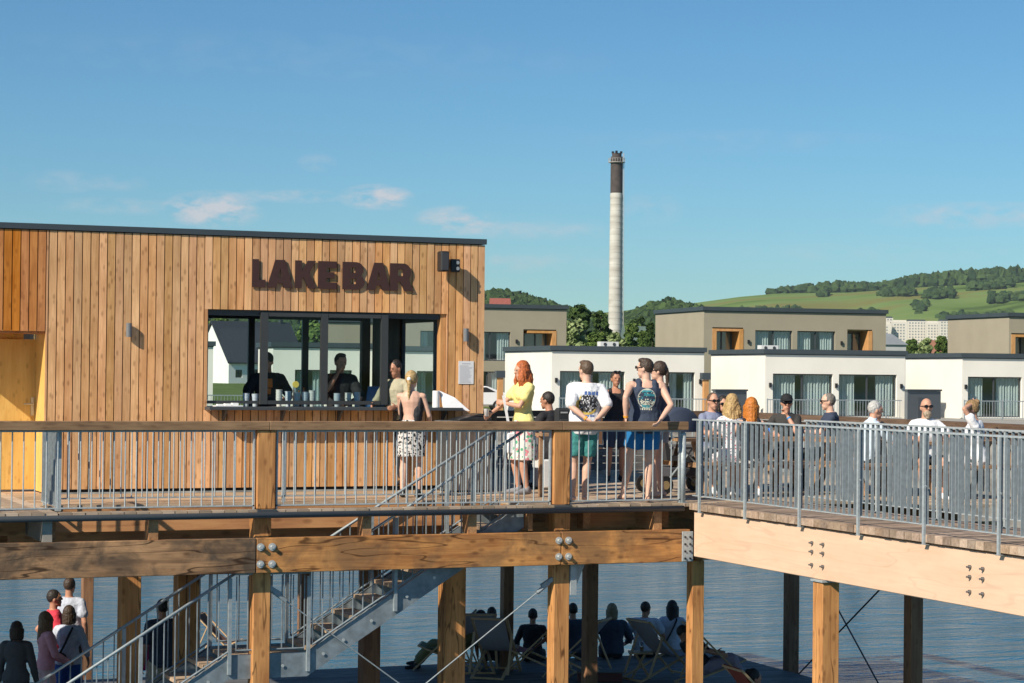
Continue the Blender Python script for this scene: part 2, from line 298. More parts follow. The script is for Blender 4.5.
# ================================================================== SETTING
# ---- ground sheet: lake basin round the boardwalk, bank, then land to the horizon
def setting():
    m, t, b = newmat('meadow'); b.inputs['Roughness'].default_value = .95; b.inputs['Specular IOR Level'].default_value = .1
    tcn = N(t, 'ShaderNodeTexCoord'); n1 = N(t, 'ShaderNodeTexNoise'); n1.inputs['Scale'].default_value = .35; n1.inputs['Detail'].default_value = 10; n1.inputs['Roughness'].default_value = .7
    t.links.new(tcn.outputs['Object'], n1.inputs['Vector']); cr = N(t, 'ShaderNodeValToRGB'); e = cr.color_ramp.elements
    e[0].position = .35; e[0].color = (.06, .10, .025, 1); e[1].position = .68; e[1].color = (.17, .22, .07, 1); t.links.new(n1.outputs[0], cr.inputs[0]); t.links.new(cr.outputs[0], b.inputs['Base Color'])
    MEAD = m
    radii = [0, 20, 50, 68, 72, 76, 80, 90, 110, 150, 250, 500, 1000, 2000, 4200]; mb = MB(); n = 96
    def gz(r): return -6 if r <= 68 else (-6+(6+GZ)*(r-68)/8 if r < 76 else GZ)
    vs = [(0, 0, -6)]; fs = []
    def LK(a):
        c = math.cos(a-TH); return 1.0 if c > .75 else 1+6*min(1, (.75-c)/.4)
    for r in radii[1:]:
        for i in range(n): a = 2*math.pi*i/n; r_ = r*LK(a) if r <= 500 else r+500*(LK(a)-1)*(1-(r-500)/3700); vs.append((r_*math.sin(a), r_*math.cos(a), gz(r)))
    for i in range(n): fs.append((0, 1+i, 1+(i+1) % n))
    for j in range(len(radii)-2):
        for i in range(n): fs.append((1+j*n+i, 1+(j+1)*n+i, 1+(j+1)*n+(i+1) % n, 1+j*n+(i+1) % n))
    mb.add(vs, fs).build('ground', MEAD, kind='structure')
    mb = MB(); vs = []; rr = [(66, -6.9), (76.3, -.45), (77.2, -.55), (78, -1.2)]
    for r, z in rr:
        for i in range(n+1): a = TH+R(-50+100*i/n); vs.append((r*math.sin(a), r*math.cos(a), z))
    mb.add(vs, [(j*(n+1)+i, j*(n+1)+i+1, (j+1)*(n+1)+i+1, (j+1)*(n+1)+i) for j in range(3) for i in range(n)]).build('bank', plain('stone_bank', (.20, .185, .16), .95, 0, .45, 1.6, .4), kind='structure')
    # water
    m, t, b = newmat('lake_water'); b.inputs['Base Color'].default_value = (.02, .12, .19, 1); b.inputs['Roughness'].default_value = .03; b.inputs['IOR'].default_value = 1.33
    tcn = N(t, 'ShaderNodeTexCoord'); mp_ = N(t, 'ShaderNodeMapping'); mp_.inputs['Rotation'].default_value = (0, 0, TH); mp_.inputs['Scale'].default_value = (.40, 1.25, 1)
    t.links.new(tcn.outputs['Object'], mp_.inputs[0])
    n1 = N(t, 'ShaderNodeTexNoise'); n1.inputs['Scale'].default_value = 1.15; n1.inputs['Detail'].default_value = 5; n1.inputs['Roughness'].default_value = .66; n1.inputs['Distortion'].default_value = .7
    n2 = N(t, 'ShaderNodeTexNoise'); n2.inputs['Scale'].default_value = .35; n2.inputs['Detail'].default_value = 2
    t.links.new(mp_.outputs[0], n1.inputs['Vector']); t.links.new(mp_.outputs[0], n2.inputs['Vector'])
    ad = N(t, 'ShaderNodeMath', operation='MULTIPLY_ADD'); t.links.new(n2.outputs[0], ad.inputs[0]); ad.inputs[1].default_value = .5; t.links.new(n1.outputs[0], ad.inputs[2])
    bp = N(t, 'ShaderNodeBump'); bp.inputs['Strength'].default_value = .95; bp.inputs['Distance'].default_value = .24
    t.links.new(ad.outputs[0], bp.inputs['Height']); t.links.new(bp.outputs[0], b.inputs['Normal'])
    mb = MB(); n = 96; mb.add([(0, 0, -3.75)]+[(74*LK(2*math.pi*i/n)*math.sin(2*math.pi*i/n), 74*LK(2*math.pi*i/n)*math.cos(2*math.pi*i/n), -3.75) for i in range(n)], [(0, 1+i, 1+(i+1) % n) for i in range(n)]).build('water', m, kind='structure')

    # ---- hills
    m, t, b = newmat('hill_pasture'); b.inputs['Roughness'].default_value = 1; b.inputs['Specular IOR Level'].default_value = 0
    tcn = N(t, 'ShaderNodeTexCoord'); mp_ = N(t, 'ShaderNodeMapping'); mp_.inputs['Rotation'].default_value = (0, 0, .5); mp_.inputs['Scale'].default_value = (.0022, .008, .004)
    t.links.new(tcn.outputs['Object'], mp_.inputs[0])
    n1 = N(t, 'ShaderNodeTexNoise'); n1.inputs['Scale'].default_value = 1.2; n1.inputs['Detail'].default_value = 7; t.links.new(mp_.outputs[0], n1.inputs['Vector'])
    cr = N(t, 'ShaderNodeValToRGB'); e = cr.color_ramp.elements; e[0].position = .36; e[0].color = (.035, .062, .02, 1); e[1].position = .62; e[1].color = (.19, .19, .06, 1)
    k = e.new(.45); k.color = (.13, .20, .05, 1); k = e.new(.56); k.color = (.17, .24, .075, 1)
    t.links.new(n1.outputs[0], cr.inputs[0]); t.links.new(cr.outputs[0], b.inputs['Base Color']); PAST = m
    def interp(tab, x):
        if x <= tab[0][0]: return tab[0][1]
        for (a, ya), (c, yc) in zip(tab, tab[1:]):
            if x <= c: return ya+(yc-ya)*(x-a)/(c-a)
        return tab[-1][1]
    prof = [(350, 335), (480, 325), (560, 318), (620, 312), (690, 305), (740, 298), (775, 295), (850, 294), (900, 290), (960, 287), (1024, 284), (1120, 276), (1300, 285)]
    def hill(name, prof, d0, d1, mat, px0, px1, dd=500, wob=.02):
        mb = MB(); nx = 120; ny = 16; vs = []
        H = {}
        for i in range(nx+1):
            px = px0+(px1-px0)*i/nx; top = zat(px, interp(prof, px), d1)
            for j in range(ny+1):
                s = j/ny*1.25; d = d0+(d1-d0)*s if s <= 1 else d1+dd*(s-1)*4
                h = math.sin(min(s, 1)*math.pi/2)**1.1 if s <= 1 else max(0, 1-(s-1)*2.5)
                z = -3+(top+3)*h*(1+wob*math.sin(px*.05+j)*(1-h)*4)
                vs.append(at_d(px, d, z))
        fs = [(i*(ny+1)+j, (i+1)*(ny+1)+j, (i+1)*(ny+1)+j+1, i*(ny+1)+j+1) for i in range(nx) for j in range(ny)]
        mb.add(vs, fs); o = mb.build(name, mat, smooth=True, kind='structure')
        def height(px, s):
            top = zat(px, interp(prof, px), d1); return -3+(top+3)*math.sin(min(s, 1)*math.pi/2)**1.1
        return height
    h1 = hill('hill', prof, 2300, 3400, PAST, 300, 1350)
    prof2 = [(-100, 330), (190, 326), (300, 322), (400, 318), (470, 311), (483, 303), (495, 299), (520, 304), (550, 312), (580, 322), (610, 327), (625, 324), (645, 315), (665, 309), (690, 313), (720, 327), (760, 337), (800, 345)]
    WOODM = plain('hill_floor', (.03, .05, .02), 1, 0, .3, .01)
    h2 = hill('wooded_hill', prof2, 1250, 1750, WOODM, -120, 820, 300)

    # ---- far woods: one mass each (far-off wood)
    rnd = random.Random(5)
    def leafmat(name, c1, c2, sc=.3):
        m, t, b = newmat(name); b.inputs['Roughness'].default_value = .9; b.inputs['Specular IOR Level'].default_value = .15
        g = N(t, 'ShaderNodeNewGeometry'); cr = N(t, 'ShaderNodeValToRGB'); cr.color_ramp.elements[0].color = (*c1, 1); cr.color_ramp.elements[1].color = (*c2, 1)
        t.links.new(g.outputs['Random Per Island'], cr.inputs[0]); t.links.new(cr.outputs[0], b.inputs['Base Color']); return m
    FW = leafmat('far_wood', (.024, .05, .018), (.06, .10, .03))
    FW2 = leafmat('far_wood_mixed', (.02, .042, .014), (.06, .1, .03))
    bmi = bmesh.new(); bmesh.ops.create_icosphere(bmi, subdivisions=2, radius=1); IV = [v.co.copy() for v in bmi.verts]; IF = [tuple(v.index for v in f.verts) for f in bmi.faces]; bmi.free()
    def blob(mb, c, r, h):
        ph = [rnd.uniform(0, 6) for _ in range(4)]; vs = []
        for p in IV:
            k = 1+.22*math.sin(p.x*4+ph[0])*math.sin(p.y*5+ph[1])+.16*math.sin(p.z*7+ph[2])+rnd.uniform(-.12, .12)
            tp = 1-.35*max(0, p.z) * ph[3]/6
            vs.append(V((c.x+p.x*r*k*tp, c.y+p.y*r*k*tp, c.z+h*.5+p.z*h*.5*k)))
        mb.add(vs, IF)
    mb = MB()
    for _ in range(1500):      # ridge wood on the pasture hill
        px = rnd.uniform(770, 1130)
        s = rnd.uniform(.93, 1.0) if px > 800 else rnd.uniform(.97, 1)
        lim = interp([(770, .1), (790, .9), (815, .3), (850, 1), (870, .7), (905, 1), (1100, 1)], px)
        if rnd.random() > lim: continue
        d = 2300+1100*s; p = at_d(px, d, h1(px, s)-2); sc = interp([(770, 12), (840, 19), (880, 14), (920, 21), (960, 24), (1100, 26)], px)
        blob(mb, p, rnd.uniform(6, 11), sc*rnd.uniform(.7, 1.15))
    for (pa_, pb_, s0, s1, n_) in ((820, 826, .70, .76, 14), (925, 952, .58, .66, 50), (880, 912, .62, .68, 46), (970, 1010, .66, .76, 70), (990, 1040, .5, .56, 50), (915, 925, .42, .5, 16), (850, 880, .4, .44, 20), (1000, 1060, .85, .95, 60),(940,1010,.34,.38,50), (730, 800, .4, .5, 60)):
        for _ in range(n_):
            px = rnd.uniform(pa_, pb_); s = rnd.uniform(s0, s1); d = 2300+1100*s; blob(mb, at_d(px, d, h1(px, s)-2), rnd.uniform(5, 8), rnd.uniform(8, 14))
    mb.build('far_wood', FW, kind='stuff')
    mb = MB()
    for _ in range(4200):
        px = rnd.uniform(180, 760); s = rnd.uniform(.25, 1.0)**.7
        d = 1250+500*s; blob(mb, at_d(px, d, h2(px, s)-3), rnd.uniform(3, 6), rnd.uniform(6, 12))
    mb.build('hillside_forest', FW2, kind='stuff')
    # ---- town greenery, low hedges in the middle distance
    mb = MB()
    for _ in range(420):
        px = rnd.uniform(640, 1060); d = rnd.uniform(600, 1500); blob(mb, at_d(px, d, -1), rnd.uniform(4, 8), rnd.uniform(6, 14)*d/1000+3)
    mb.build('town_greenery', leafmat('town_green', (.03, .06, .02), (.12, .16, .045)), kind='stuff')

    # ---- trees of the middle distance: tapered trunk, limbs, leaf-card crown
    LM = [leafmat('leaf_dark', (.02, .045, .014), (.075, .12, .035)), leafmat('leaf_mid', (.04, .08, .02), (.14, .20, .05)), leafmat('leaf_light', (.13, .18, .07), (.30, .36, .16))]
    BARK = plain('bark', (.1, .075, .05), .9, 0, .2, 4)
    def tree(label, px, d, ytop, wpx, mat, name='broadleaf_tree', conical=False, nleaf=5200):
        base = at_d(px, d, GZ); H = zat(px, ytop, d)-GZ; r = wpx*d/F/2
        t = thing(name, label, 'tree', base, 0, 'trees behind the houses', w=False)
        mb = MB(); mb.tube((0, 0, 0), (0, 0, H*.5), H*.03, H*.018, n=8)
        for k in range(7):
            a = k*2.4; z0 = H*rnd.uniform(.22, .5); mb.tube((0, 0, z0), (r*.6*math.cos(a), r*.6*math.sin(a), z0+H*.25), H*.012, H*.004, n=5)
        mb.tube((0, 0, H*.5), (r*.1, 0, H*.9), H*.018, H*.003, n=6)
        mb.build('trunk', BARK, t)
        cl = []
        for k in range(80):
            a = rnd.uniform(0, 6.28); zz = rnd.uniform(.14, .95)
            rr = r*(math.sqrt(max(0, 1-((zz-.5)/.52)**2)) if not conical else (1-zz)*1.05)*rnd.uniform(.35, .95)
            cl.append((V((rr*math.cos(a), rr*math.sin(a), H*zz)), r*rnd.uniform(.16, .30)))
        mb = MB(); ls = max(.2, d*.0013)
        for k in range(nleaf):
            c, cr_ = rnd.choice(cl); dv = V((rnd.gauss(0, 1), rnd.gauss(0, 1), rnd.gauss(0, .8))).normalized()*cr_*rnd.uniform(.55, 1.05); p = c+dv
            if p.z < H*.1: continue
            n_ = (dv.normalized()+V((rnd.uniform(-.7, .7), rnd.uniform(-.7, .7), rnd.uniform(-.4, .9)))).normalized()
            a_ = n_.cross(V((0, 0, 1))).normalized()*ls*rnd.uniform(.6, 1.2); b_ = n_.cross(a_).normalized()*ls*rnd.uniform(.5, 1)
            mb.add([p-a_, p-b_, p+a_, p+b_], [(0, 1, 2, 3)])
        mb.build('crown', mat, t)
    tree('pale green round tree just right of the tan house, in front of darker trees', 573, 160, 318, 36, LM[2])
    tree('tall dark round-headed tree rising behind the pale green one', 579, 230, 303, 30, LM[0])
    tree('dark narrow tree close against the left side of the tall chimney', 600, 260, 308, 20, LM[0])
    tree('small mid-green bushy tree at the left foot of the chimney', 597, 180, 331, 22, LM[1])
    tree('low pale bush hiding the foot of the chimney', 616, 170, 331, 26, LM[2])
    tree('dark conical spruce against the left edge of the large tan house', 650, 190, 317, 17, LM[0], 'spruce', True)
    tree('mid-green tree right of the chimney in front of the pink house', 630, 300, 322, 20, LM[1])
    tree('yellow-green shrubby tree beside the pink house', 645, 240, 330, 16, LM[1])
    tree('dark tree just left of the dark spruce', 638, 420, 316, 20, LM[0])
    tree('wide dark tree behind the gabled house, seen through the bar window', 222, 440, 319, 46, LM[1])
    tree('tree behind the gabled house roof, further right through the bar window', 318, 430, 321, 60, LM[1])
    tree('dark tree above the white flat house, seen through the middle bar window', 350, 420, 320, 44, LM[0])
    tree('young green tree between the tan houses beside the grey hall roof', 925, 210, 337, 16, LM[2])
    tree('dark young tree just left of the right-hand tan house', 942, 260, 335, 14, LM[1])
    tree('small dark tree between the big tan house and the grey hall', 889, 300, 336, 10, LM[0])
    tree('bushy green tree in the gap right of the pale panel blocks', 912, 330, 339, 16, LM[1])
setting()
# the air between here and the hills
mh_ = bpy.data.materials.new('haze'); mh_.use_nodes = True; th_ = mh_.node_tree; th_.nodes.clear()
oh_ = th_.nodes.new('ShaderNodeOutputMaterial'); vh_ = th_.nodes.new('ShaderNodeVolumePrincipled'); vh_.inputs['Color'].default_value = (.80, .88, .97, 1); vh_.inputs['Density'].default_value = .00005; vh_.inputs['Anisotropy'].default_value = .2
th_.links.new(vh_.outputs[0], oh_.inputs['Volume'])
PAV = plain('terrace_gravel', (.36, .34, .30), .95, 0, .12, .6); mb = MB(); vs = []; fs = []; nn_ = 30
for i in range(nn_+1):
    px_ = 470+(1250-470)*i/nn_
    for d_ in (79, 128): vs.append(at_d(px_, d_, GZ+.012))
mb.add(vs, [(2*i, 2*i+2, 2*i+3, 2*i+1) for i in range(nn_)]).build('terrace', PAV, kind='structure')
MB().box(-4900, 4900, -4900, 4900, -8, 240).build('haze', mh_, kind='stuff')

# ================================================================== HOUSES
def facade(mb, L, H, ops, y0, th, z0=0.0):
    """wall in the x-z plane from y0 to y0+th with rectangular openings (x0,x1,z0,z1)"""
    xs = sorted({0, L}|{o[0] for o in ops}|{o[1] for o in ops})
    for a, b in zip(xs, xs[1:]):
        cov = sorted([(o[2], o[3]) for o in ops if o[0] <= a+1e-6 and o[1] >= b-1e-6]); z = z0
        for c, d in cov:
            if c > z+1e-4: mb.box(a, b, y0, y0+th, z, c)
            z = d
        if z < H-1e-4: mb.box(a, b, y0, y0+th, z, H)
HANG = -TH+R(15)
def loc_x(px, corner, ang):
    """distance along the facade (direction ang) from corner at which it crosses the photo column px"""
    d = ray(px, 371); n = V((-d.y, d.x, 0)); u = V((math.cos(ang), math.sin(ang), 0)); return -(V((corner.x, corner.y, 0)).dot(n))/u.dot(n)
def house_window(h, x0, x1, z0, z1, y=.16, curtain=True, frame=DARK, parts=2, open_=.25, rnd=random.Random(3)):
    mb = MB(); f = .06
    mb.box(x0, x1, y, y+.08, z0, z0+f); mb.box(x0, x1, y, y+.08, z1-f, z1); mb.box(x0, x0+f, y, y+.08, z0+f, z1-f); mb.box(x1-f, x1, y, y+.08, z0+f, z1-f)
    for k in range(1, parts): xm = x0+(x1-x0)*k/parts; mb.box(xm-f*.7, xm+f*.7, y-.01, y+.07, z0+f, z1-f)
    w = mb.build('window', frame, h)
    MB().box(x0+f, x1-f, y+.03, y+.045, z0+f, z1-f).build('pane', GL_HOUSE, w)
    if curtain:
        mb = MB(); segs = []; a = x0+.08
        for s0, s1 in ((.02, rnd.uniform(.3, .46)), (rnd.uniform(.54, .7), .98)):
            segs.append((x0+(x1-x0)*s0, x0+(x1-x0)*s1))
        for a, b in segs:
            n = max(8, int((b-a)/.045)); vs = []
            for i in range(n+1):
                x = a+(b-a)*i/n; yy = y+.22+.05*math.sin(i*1.7)+.02*math.sin(i*.6); vs += [(x, yy, z0+.05), (x, yy, z1-.03)]
            mb.add(vs, [(2*i, 2*i+2, 2*i+3, 2*i+1) for i in range(n)])
        mb.each('curtain', CURT, w)
WOODTRIM = wood('orange_trim', (.62, .33, .11), (.48, .22, .06), 'z', var=.1, knots=.2)
def house(name, label, px, d, pxL, pxR, z1, mat, wins=(), niches=(), z0=GZ, group=None, W=None, ang=HANG, lamps=(), side_wins=()):
    """wins: (pxa,pxb,z0,z1); niches: recessed loggias lined in wood (pxa,pxb,z0,z1,side)"""
    c = at_d(px, d, z0); L = loc_x(pxR, c, ang)
    Wd = loc_x(pxL, c, ang+math.pi/2) if W is None else W
    h = thing(name, label, 'house', c, ang, group, w=False)
    H = z1-z0; ops = []; lx = lambda q: loc_x(q, c, ang)
    for a, b, za, zb in wins: ops.append((max(0.2, lx(a)), min(L-.2, lx(b)), za, zb))
    nops = [(max(.0, lx(a)), min(L, lx(b)), za, zb) for a, b, za, zb, s in niches]
    mb = MB(); facade(mb, L, H, ops+nops, 0, .3)
    mb.box(0, .3, .3, Wd, 0, H); mb.box(L-.3, L, .3, Wd, 0, H); mb.box(.3, L-.3, Wd-.3, Wd, 0, H); mb.box(.3, L-.3, .3, Wd-.3, 0, .05)
    mb.build('wall', mat, h)
    mb = MB(); mb.box(-.02, L+.02, -.02, Wd+.02, H, H+.05); mb.box(-.12, L+.12, -.12, Wd+.12, H+.052, H+.30); mb.build('roof', TRIM, h)
    for o in ops: house_window(h, *o, parts=2 if o[1]-o[0] > 1.6 else 1)
    for (a, b, za, zb), nn in zip(nops, niches):
        mb = MB(); dp = 1.3
        mb.box(a, b, dp, dp+.1, za, zb)                      # back wall of the loggia
        mb.box(a, b, .3, dp, zb-.08, zb-.002); mb.box(a, b, .3, dp, za+.002, za+.08)
        lo = mb.build('loggia', TAUPE if mat is TAUPE else mat, h)
        mb = MB()
        if 'l' in nn[4]: mb.box(a-.0, a+.28, -.03, dp, za+.08, zb-.08)
        if 'r' in nn[4]: mb.box(b-.28, b+.0, -.03, dp, za+.08, zb-.08)
        if 't' in nn[4]: mb.box(a+.28, b-.28, -.03, dp-.02, zb-.24, zb-.085)
        mb.build('wood_lining', WOODTRIM, lo)
        house_window(h, a+.35, b-.35, za+.1, zb-.2, y=dp-.12, parts=2)
    for q, zz in lamps:
        x = lx(q); mb = MB(); mb.box(x-.06, x+.06, -.12, -.003, zz-.12, zz+.12); mb.build('wall_lamp', BLACK, h)
    return h, c, L, Wd, lx
G1 = 'flat-roofed white houses on the far shore'; G2 = 'two-storey tan houses behind the white ones'
house('white_house', 'low white flat-roofed house with two wide windows right behind the standing people', 552, 111, 505, 704, zat(552, 345.5, 111)-.3, WHITE, [(560, 625, .1, 2.38), (669, 695, .1, 2.38)], group=G1, lamps=((556, 1.9), (634, 1.9), (700, 1.9)))
house('white_house', 'low white flat-roofed house with two wide curtained windows behind the man in the black cap', 765.5, 114, 711, 905, zat(765, 349, 114)-.3, WHITE, [(773, 833, .1, 2.36), (839, 897, .1, 2.36)], group=G1, lamps=((770, 1.75), (836, 1.75), (901, 1.75)))
house('white_house', 'low white flat-roofed house at the right edge, behind the bald man in the white shirt', 962.5, 117, 905.5, 1075, zat(962, 353, 117)-.3, WHITE, [(968, 1022, .1, 2.3), (1030, 1065, .1, 2.3)], group=G1, lamps=((965.5, 1.75),))
house('white_house', 'low white flat-roofed house seen through the left and middle panes of the bar', 273, 113, 258, 372, zat(273, 342, 113)-.3, WHITE, [(295, 325, .1, 2.3), (330, 352, .1, 2.3)], group=G1)
house('white_house', 'low white flat-roofed house seen through the right-hand opening of the bar', 405, 112, 392, 470, zat(405, 346, 112)-.3, WHITE, [(417, 442, .1, 2.3)], group=G1)
house('white_house', 'narrow white flat-roofed house at the far left of the bar window', 190, 112, 160, 213, zat(190, 341, 112)-.3, WHITE, [(195, 206, .1, 2.3)], group=G1)
TZ = zat(703, 306.5, 138)-.3
house('tan_house', 'large two-storey tan house with a dark flat roof right of the chimney', 703.7, 138, 655, 885.6, TZ, TAUPE, [(755, 792, 3.1, 5.15), (797, 835, 3.1, 5.15)], [(712, 743, 3.1, 5.3, 'lrt'), (847, 872, 3.1, 5.3, 'r')], group=G2, lamps=((748, 4.4), (841, 4.4)))
house('tan_house', 'two-storey tan house touching the right edge of the bar, with curtained windows on both floors', 400, 139, 380, 566, zat(560, 304, 139)-.3, TAUPE, [(420, 441, 3.0, 4.9), (470, 510, 3.0, 4.9), (417, 442, .3, 2.5), (474, 501, .15, 2.3)], [(523, 556, 3.0, 5.1, 'rt')], group=G2, lamps=((516, 4.3),))
house('tan_house', 'two-storey tan house at the right edge, cut off by the picture', 1009, 137, 947.5, 1120, zat(1009, 312.5, 137)-.3, TAUPE, [(1040, 1080, 3.1, 5.0)], [(997+14, 1035, 3.1, 5.1, 'lt')], group=G2)
house('tan_house', 'two-storey tan house seen above the white one through the middle bar pane', 328, 139, 320, 372, zat(328, 318, 139)-.3, TAUPE, [(335, 350, .2, 2.4)], group=G2)
# gabled white house seen through the bar window
def gable_house():
    c = at_d(229, 330, GZ); ang = HANG+R(22); h = thing('gabled_house', 'white gabled house with a steep dark roof, seen through the left bar pane', 'house', c, ang, w=False)
    L = loc_x(305, c, ang); Wd = 10.5; He = zat(229, 362, 330)-GZ; Hr = zat(222, 322, 330)-GZ
    mb = MB(); facade(mb, L, He, [(1.2, 2.4, .9, 2.1), (4, 6, .1, 2.2)], 0, .3); mb.box(.3, L, Wd-.3, Wd, 0, He); mb.box(L-.3, L, .3, Wd-.3, 0, He)
    mb.prism([(0, .3, 0), (0, Wd, 0), (0, Wd, He), (0, Wd/2, Hr-.2), (0, .3, He+.2)], (.3, 0, 0))
    mb.build('wall', plain('white_plaster', (.8, .8, .78), .9, 0, .04, 1), h)
    RF = plain('dark_slate', (.045, .05, .06), .6, 0, .15, 3, .2); mb = MB()
    mb.add([(-.35, -.4, He-.25), (L+.3, -.4, He-.25), (L+.3, Wd/2, Hr+.1), (-.35, Wd/2, Hr+.1), (-.35, -.4, He-.05), (L+.3, -.4, He-.05), (L+.3, Wd/2, Hr+.3), (-.35, Wd/2, Hr+.3)], [(0, 3, 2, 1), (4, 5, 6, 7), (0, 1, 5, 4), (1, 2, 6, 5), (2, 3, 7, 6), (3, 0, 4, 7)])
    mb.add([(-.35, Wd+.4, He-.25), (L+.3, Wd+.4, He-.25), (L+.3, Wd/2, Hr+.1), (-.35, Wd/2, Hr+.1), (-.35, Wd+.4, He-.05), (L+.3, Wd+.4, He-.05), (L+.3, Wd/2, Hr+.3), (-.35, Wd/2, Hr+.3)], [(0, 1, 2, 3), (4, 7, 6, 5), (0, 4, 5, 1), (1, 5, 6, 2), (2, 6, 7, 3), (3, 7, 4, 0)])
    r = mb.build('roof', RF, h); MB().box(L-1.6, L-1.1, Wd/2-.25, Wd/2+.25, Hr-.3, Hr+.7).build('chimney', DARK, r)
    house_window(h, 1.2, 2.4, .9, 2.1, curtain=False); house_window(h, 4, 6, .1, 2.2, curtain=False)
gable_house()
# grey annexes between the white houses; the right slab stands for a dark opening
for px0, px1, d, lab in ((716, 747, 112, 'dark grey flat store built against the white wall behind the blonde woman'), (908, 941, 114, 'thin dark grey slab standing for a dark carport opening behind the bald man')):
    c = at_d(px0, d, GZ); ang = HANG+R(20); L = loc_x(px1, c, ang); o = thing('grey_block', lab, 'shed', c, ang, 'grey stores between the white houses', w=False)
    MB().box(0, L, 0, .22, 0, (zat(px0, 391, d)-GZ)).build('wall', plain('shed_grey', (.13, .145, .155), .7, 0, .05, 2), o)
    MB().box(-.05, L+.05, -.05, .27, (zat(px0, 391, d)-GZ)+.003, (zat(px0, 391, d)-GZ)+.09).build('roof', TRIM, o)
    MB().box(L*.3, L*.62, -.02, -.003, .05, 1.15).build('door', plain('shed_door', (.09, .1, .11), .6), o)
# rainwater heads: dark hopper and orange post at house corners
for px, d, lab in ((500.5, 110, 'orange timber porch post with a dark cap, left of the low white house'), (706, 112.5, 'orange timber porch post between the two low white houses')):
    c = at_d(px, d, GZ); o = thing('porch_post', lab, 'post', c, HANG, 'orange porch posts by the white houses', w=False)
    MB().box(-.13, .13, -.13, .13, 0, 2.0).build('post', WOODTRIM, o); MB().box(-.25, .22, -.2, .2, 2.003, 2.36).build('cap', TRIM, o)
# terrace railings in front of the houses
for pa_, pb_, d, lab in ((560, 712, 107, 'thin metal terrace railing in front of the low white house behind the standing people'), (768, 902, 110, 'thin metal terrace railing below the curtained windows behind the man in the black cap'), (965, 1030, 113, 'thin metal terrace railing at the right edge of the shore'), (205, 260, 104, 'thin wire garden fence on the grass seen through the left bar pane')):
    c = at_d(pa_, d, GZ); L = loc_x(pb_, c, HANG); o = thing('terrace_railing', lab, 'railing', c, HANG, w=False)
    mb = MB(); mb.box(0, L, -.02, .02, 1.0, 1.05); mb.box(0, L, -.015, .015, .1, .13); k = 0
    while k < L: mb.box(k, k+.02, -.01, .01, .13, 1.0); k += .16
    mb.build('bars', GALVD, o)
    mb = MB(); k = 0
    while k <= L: mb.box(k-.025, k+.025, -.026, .026, -.0, 1.08); k += 2.2
    mb.each('post', GALVD, o)

# chimney
def chimney():
    d = 900; c = at_d(615, d, GZ); t = thing('industrial_chimney', 'tall pale concrete factory chimney with a dark brick top', 'chimney', c, w=False)
    zt = zat(615, 153, d)-GZ; zp = zat(615, 162, d)-GZ; zd = zat(615, 193, d)-GZ; r0 = 3.05; r1 = 2.5
    rr = lambda z: r0+(r1-r0)*(z/zt)**.8
    m, tt, b = newmat('chimney_concrete'); b.inputs['Roughness'].default_value = .9
    tcn = N(tt, 'ShaderNodeTexCoord'); mp_ = N(tt, 'ShaderNodeMapping'); mp_.inputs['Scale'].default_value = (.1, .1, .38); tt.links.new(tcn.outputs['Object'], mp_.inputs[0])
    nz = N(tt, 'ShaderNodeTexNoise'); nz.inputs['Scale'].default_value = 1; nz.inputs['Detail'].default_value = 6; tt.links.new(mp_.outputs[0], nz.inputs['Vector'])
    cr = N(tt, 'ShaderNodeValToRGB'); e = cr.color_ramp.elements; e[0].position = .3; e[0].color = (.40, .375, .33, 1); e[1].position = .7; e[1].color = (.62, .60, .55, 1); tt.links.new(nz.outputs[0], cr.inputs[0]); tt.links.new(cr.outputs[0], b.inputs['Base Color'])
    pr = [(rr(0), 0)]; z = 0
    while z < zd-3: pr += [(rr(z)+.0, z), (rr(z+2.3), z+2.3), (rr(z+2.3)+.10, z+2.31), (rr(z+2.5)+.10, z+2.5)]; z += 2.51
    pr.append((rr(zd), zd)); MB().lathe(pr, n=28).build('shaft', m, t)
    MB().lathe([(rr(zd)-.02, zd), (rr(zp), zp-.3), (rr(zp), zt-1.5), (rr(zt)*.8, zt-1.4), (rr(zt)*.8, zt)], n=28).build('brick_top', plain('chimney_brick', (.07, .055, .05), .9, 0, .3, .6), t)
    q = MB(); q.lathe([(rr(zp)+.02, zp-.3), (rr(zp)+1.0, zp-.2), (rr(zp)+1.0, zp), (rr(zp)+.02, zp)], n=20)
    for i in range(20):
        a = i*math.pi/10; ca, sa = math.cos(a)*(rr(zp)+1), math.sin(a)*(rr(zp)+1); q.tube((ca, sa, zp), (ca, sa, zp+1.5), .07, n=4)
        a2 = (i+1)*math.pi/10; q.tube((ca, sa, zp+1.5), (math.cos(a2)*(rr(zp)+1), math.sin(a2)*(rr(zp)+1), zp+1.5), .07, n=4)
    q.build('gallery', plain('chimney_gallery', (.45, .43, .4), .7), t)
    la = MB(); ax = -math.cos(math.atan2(-c.y, -c.x)-1.4); L0 = math.atan2(-c.y, -c.x)+1.35
    for s in (-.3, .3): la.tube(((rr(0)+.4)*math.cos(L0)+s*.7, (rr(0)+.4)*math.sin(L0), 0), ((rr(zt)+.4)*math.cos(L0)+s*.7, (rr(zt)+.4)*math.sin(L0), zt), .12, n=4)
    la.build('ladder', plain('ladder_steel', (.4, .4, .39), .7), t)
    q = MB()
    for i in range(3): a = i*2.1; q.box(math.cos(a)*2-.4, math.cos(a)*2+.4, math.sin(a)*2-.4, math.sin(a)*2+.4, zt, zt+.9)
    q.build('cap_block', BLACK, t)
chimney()
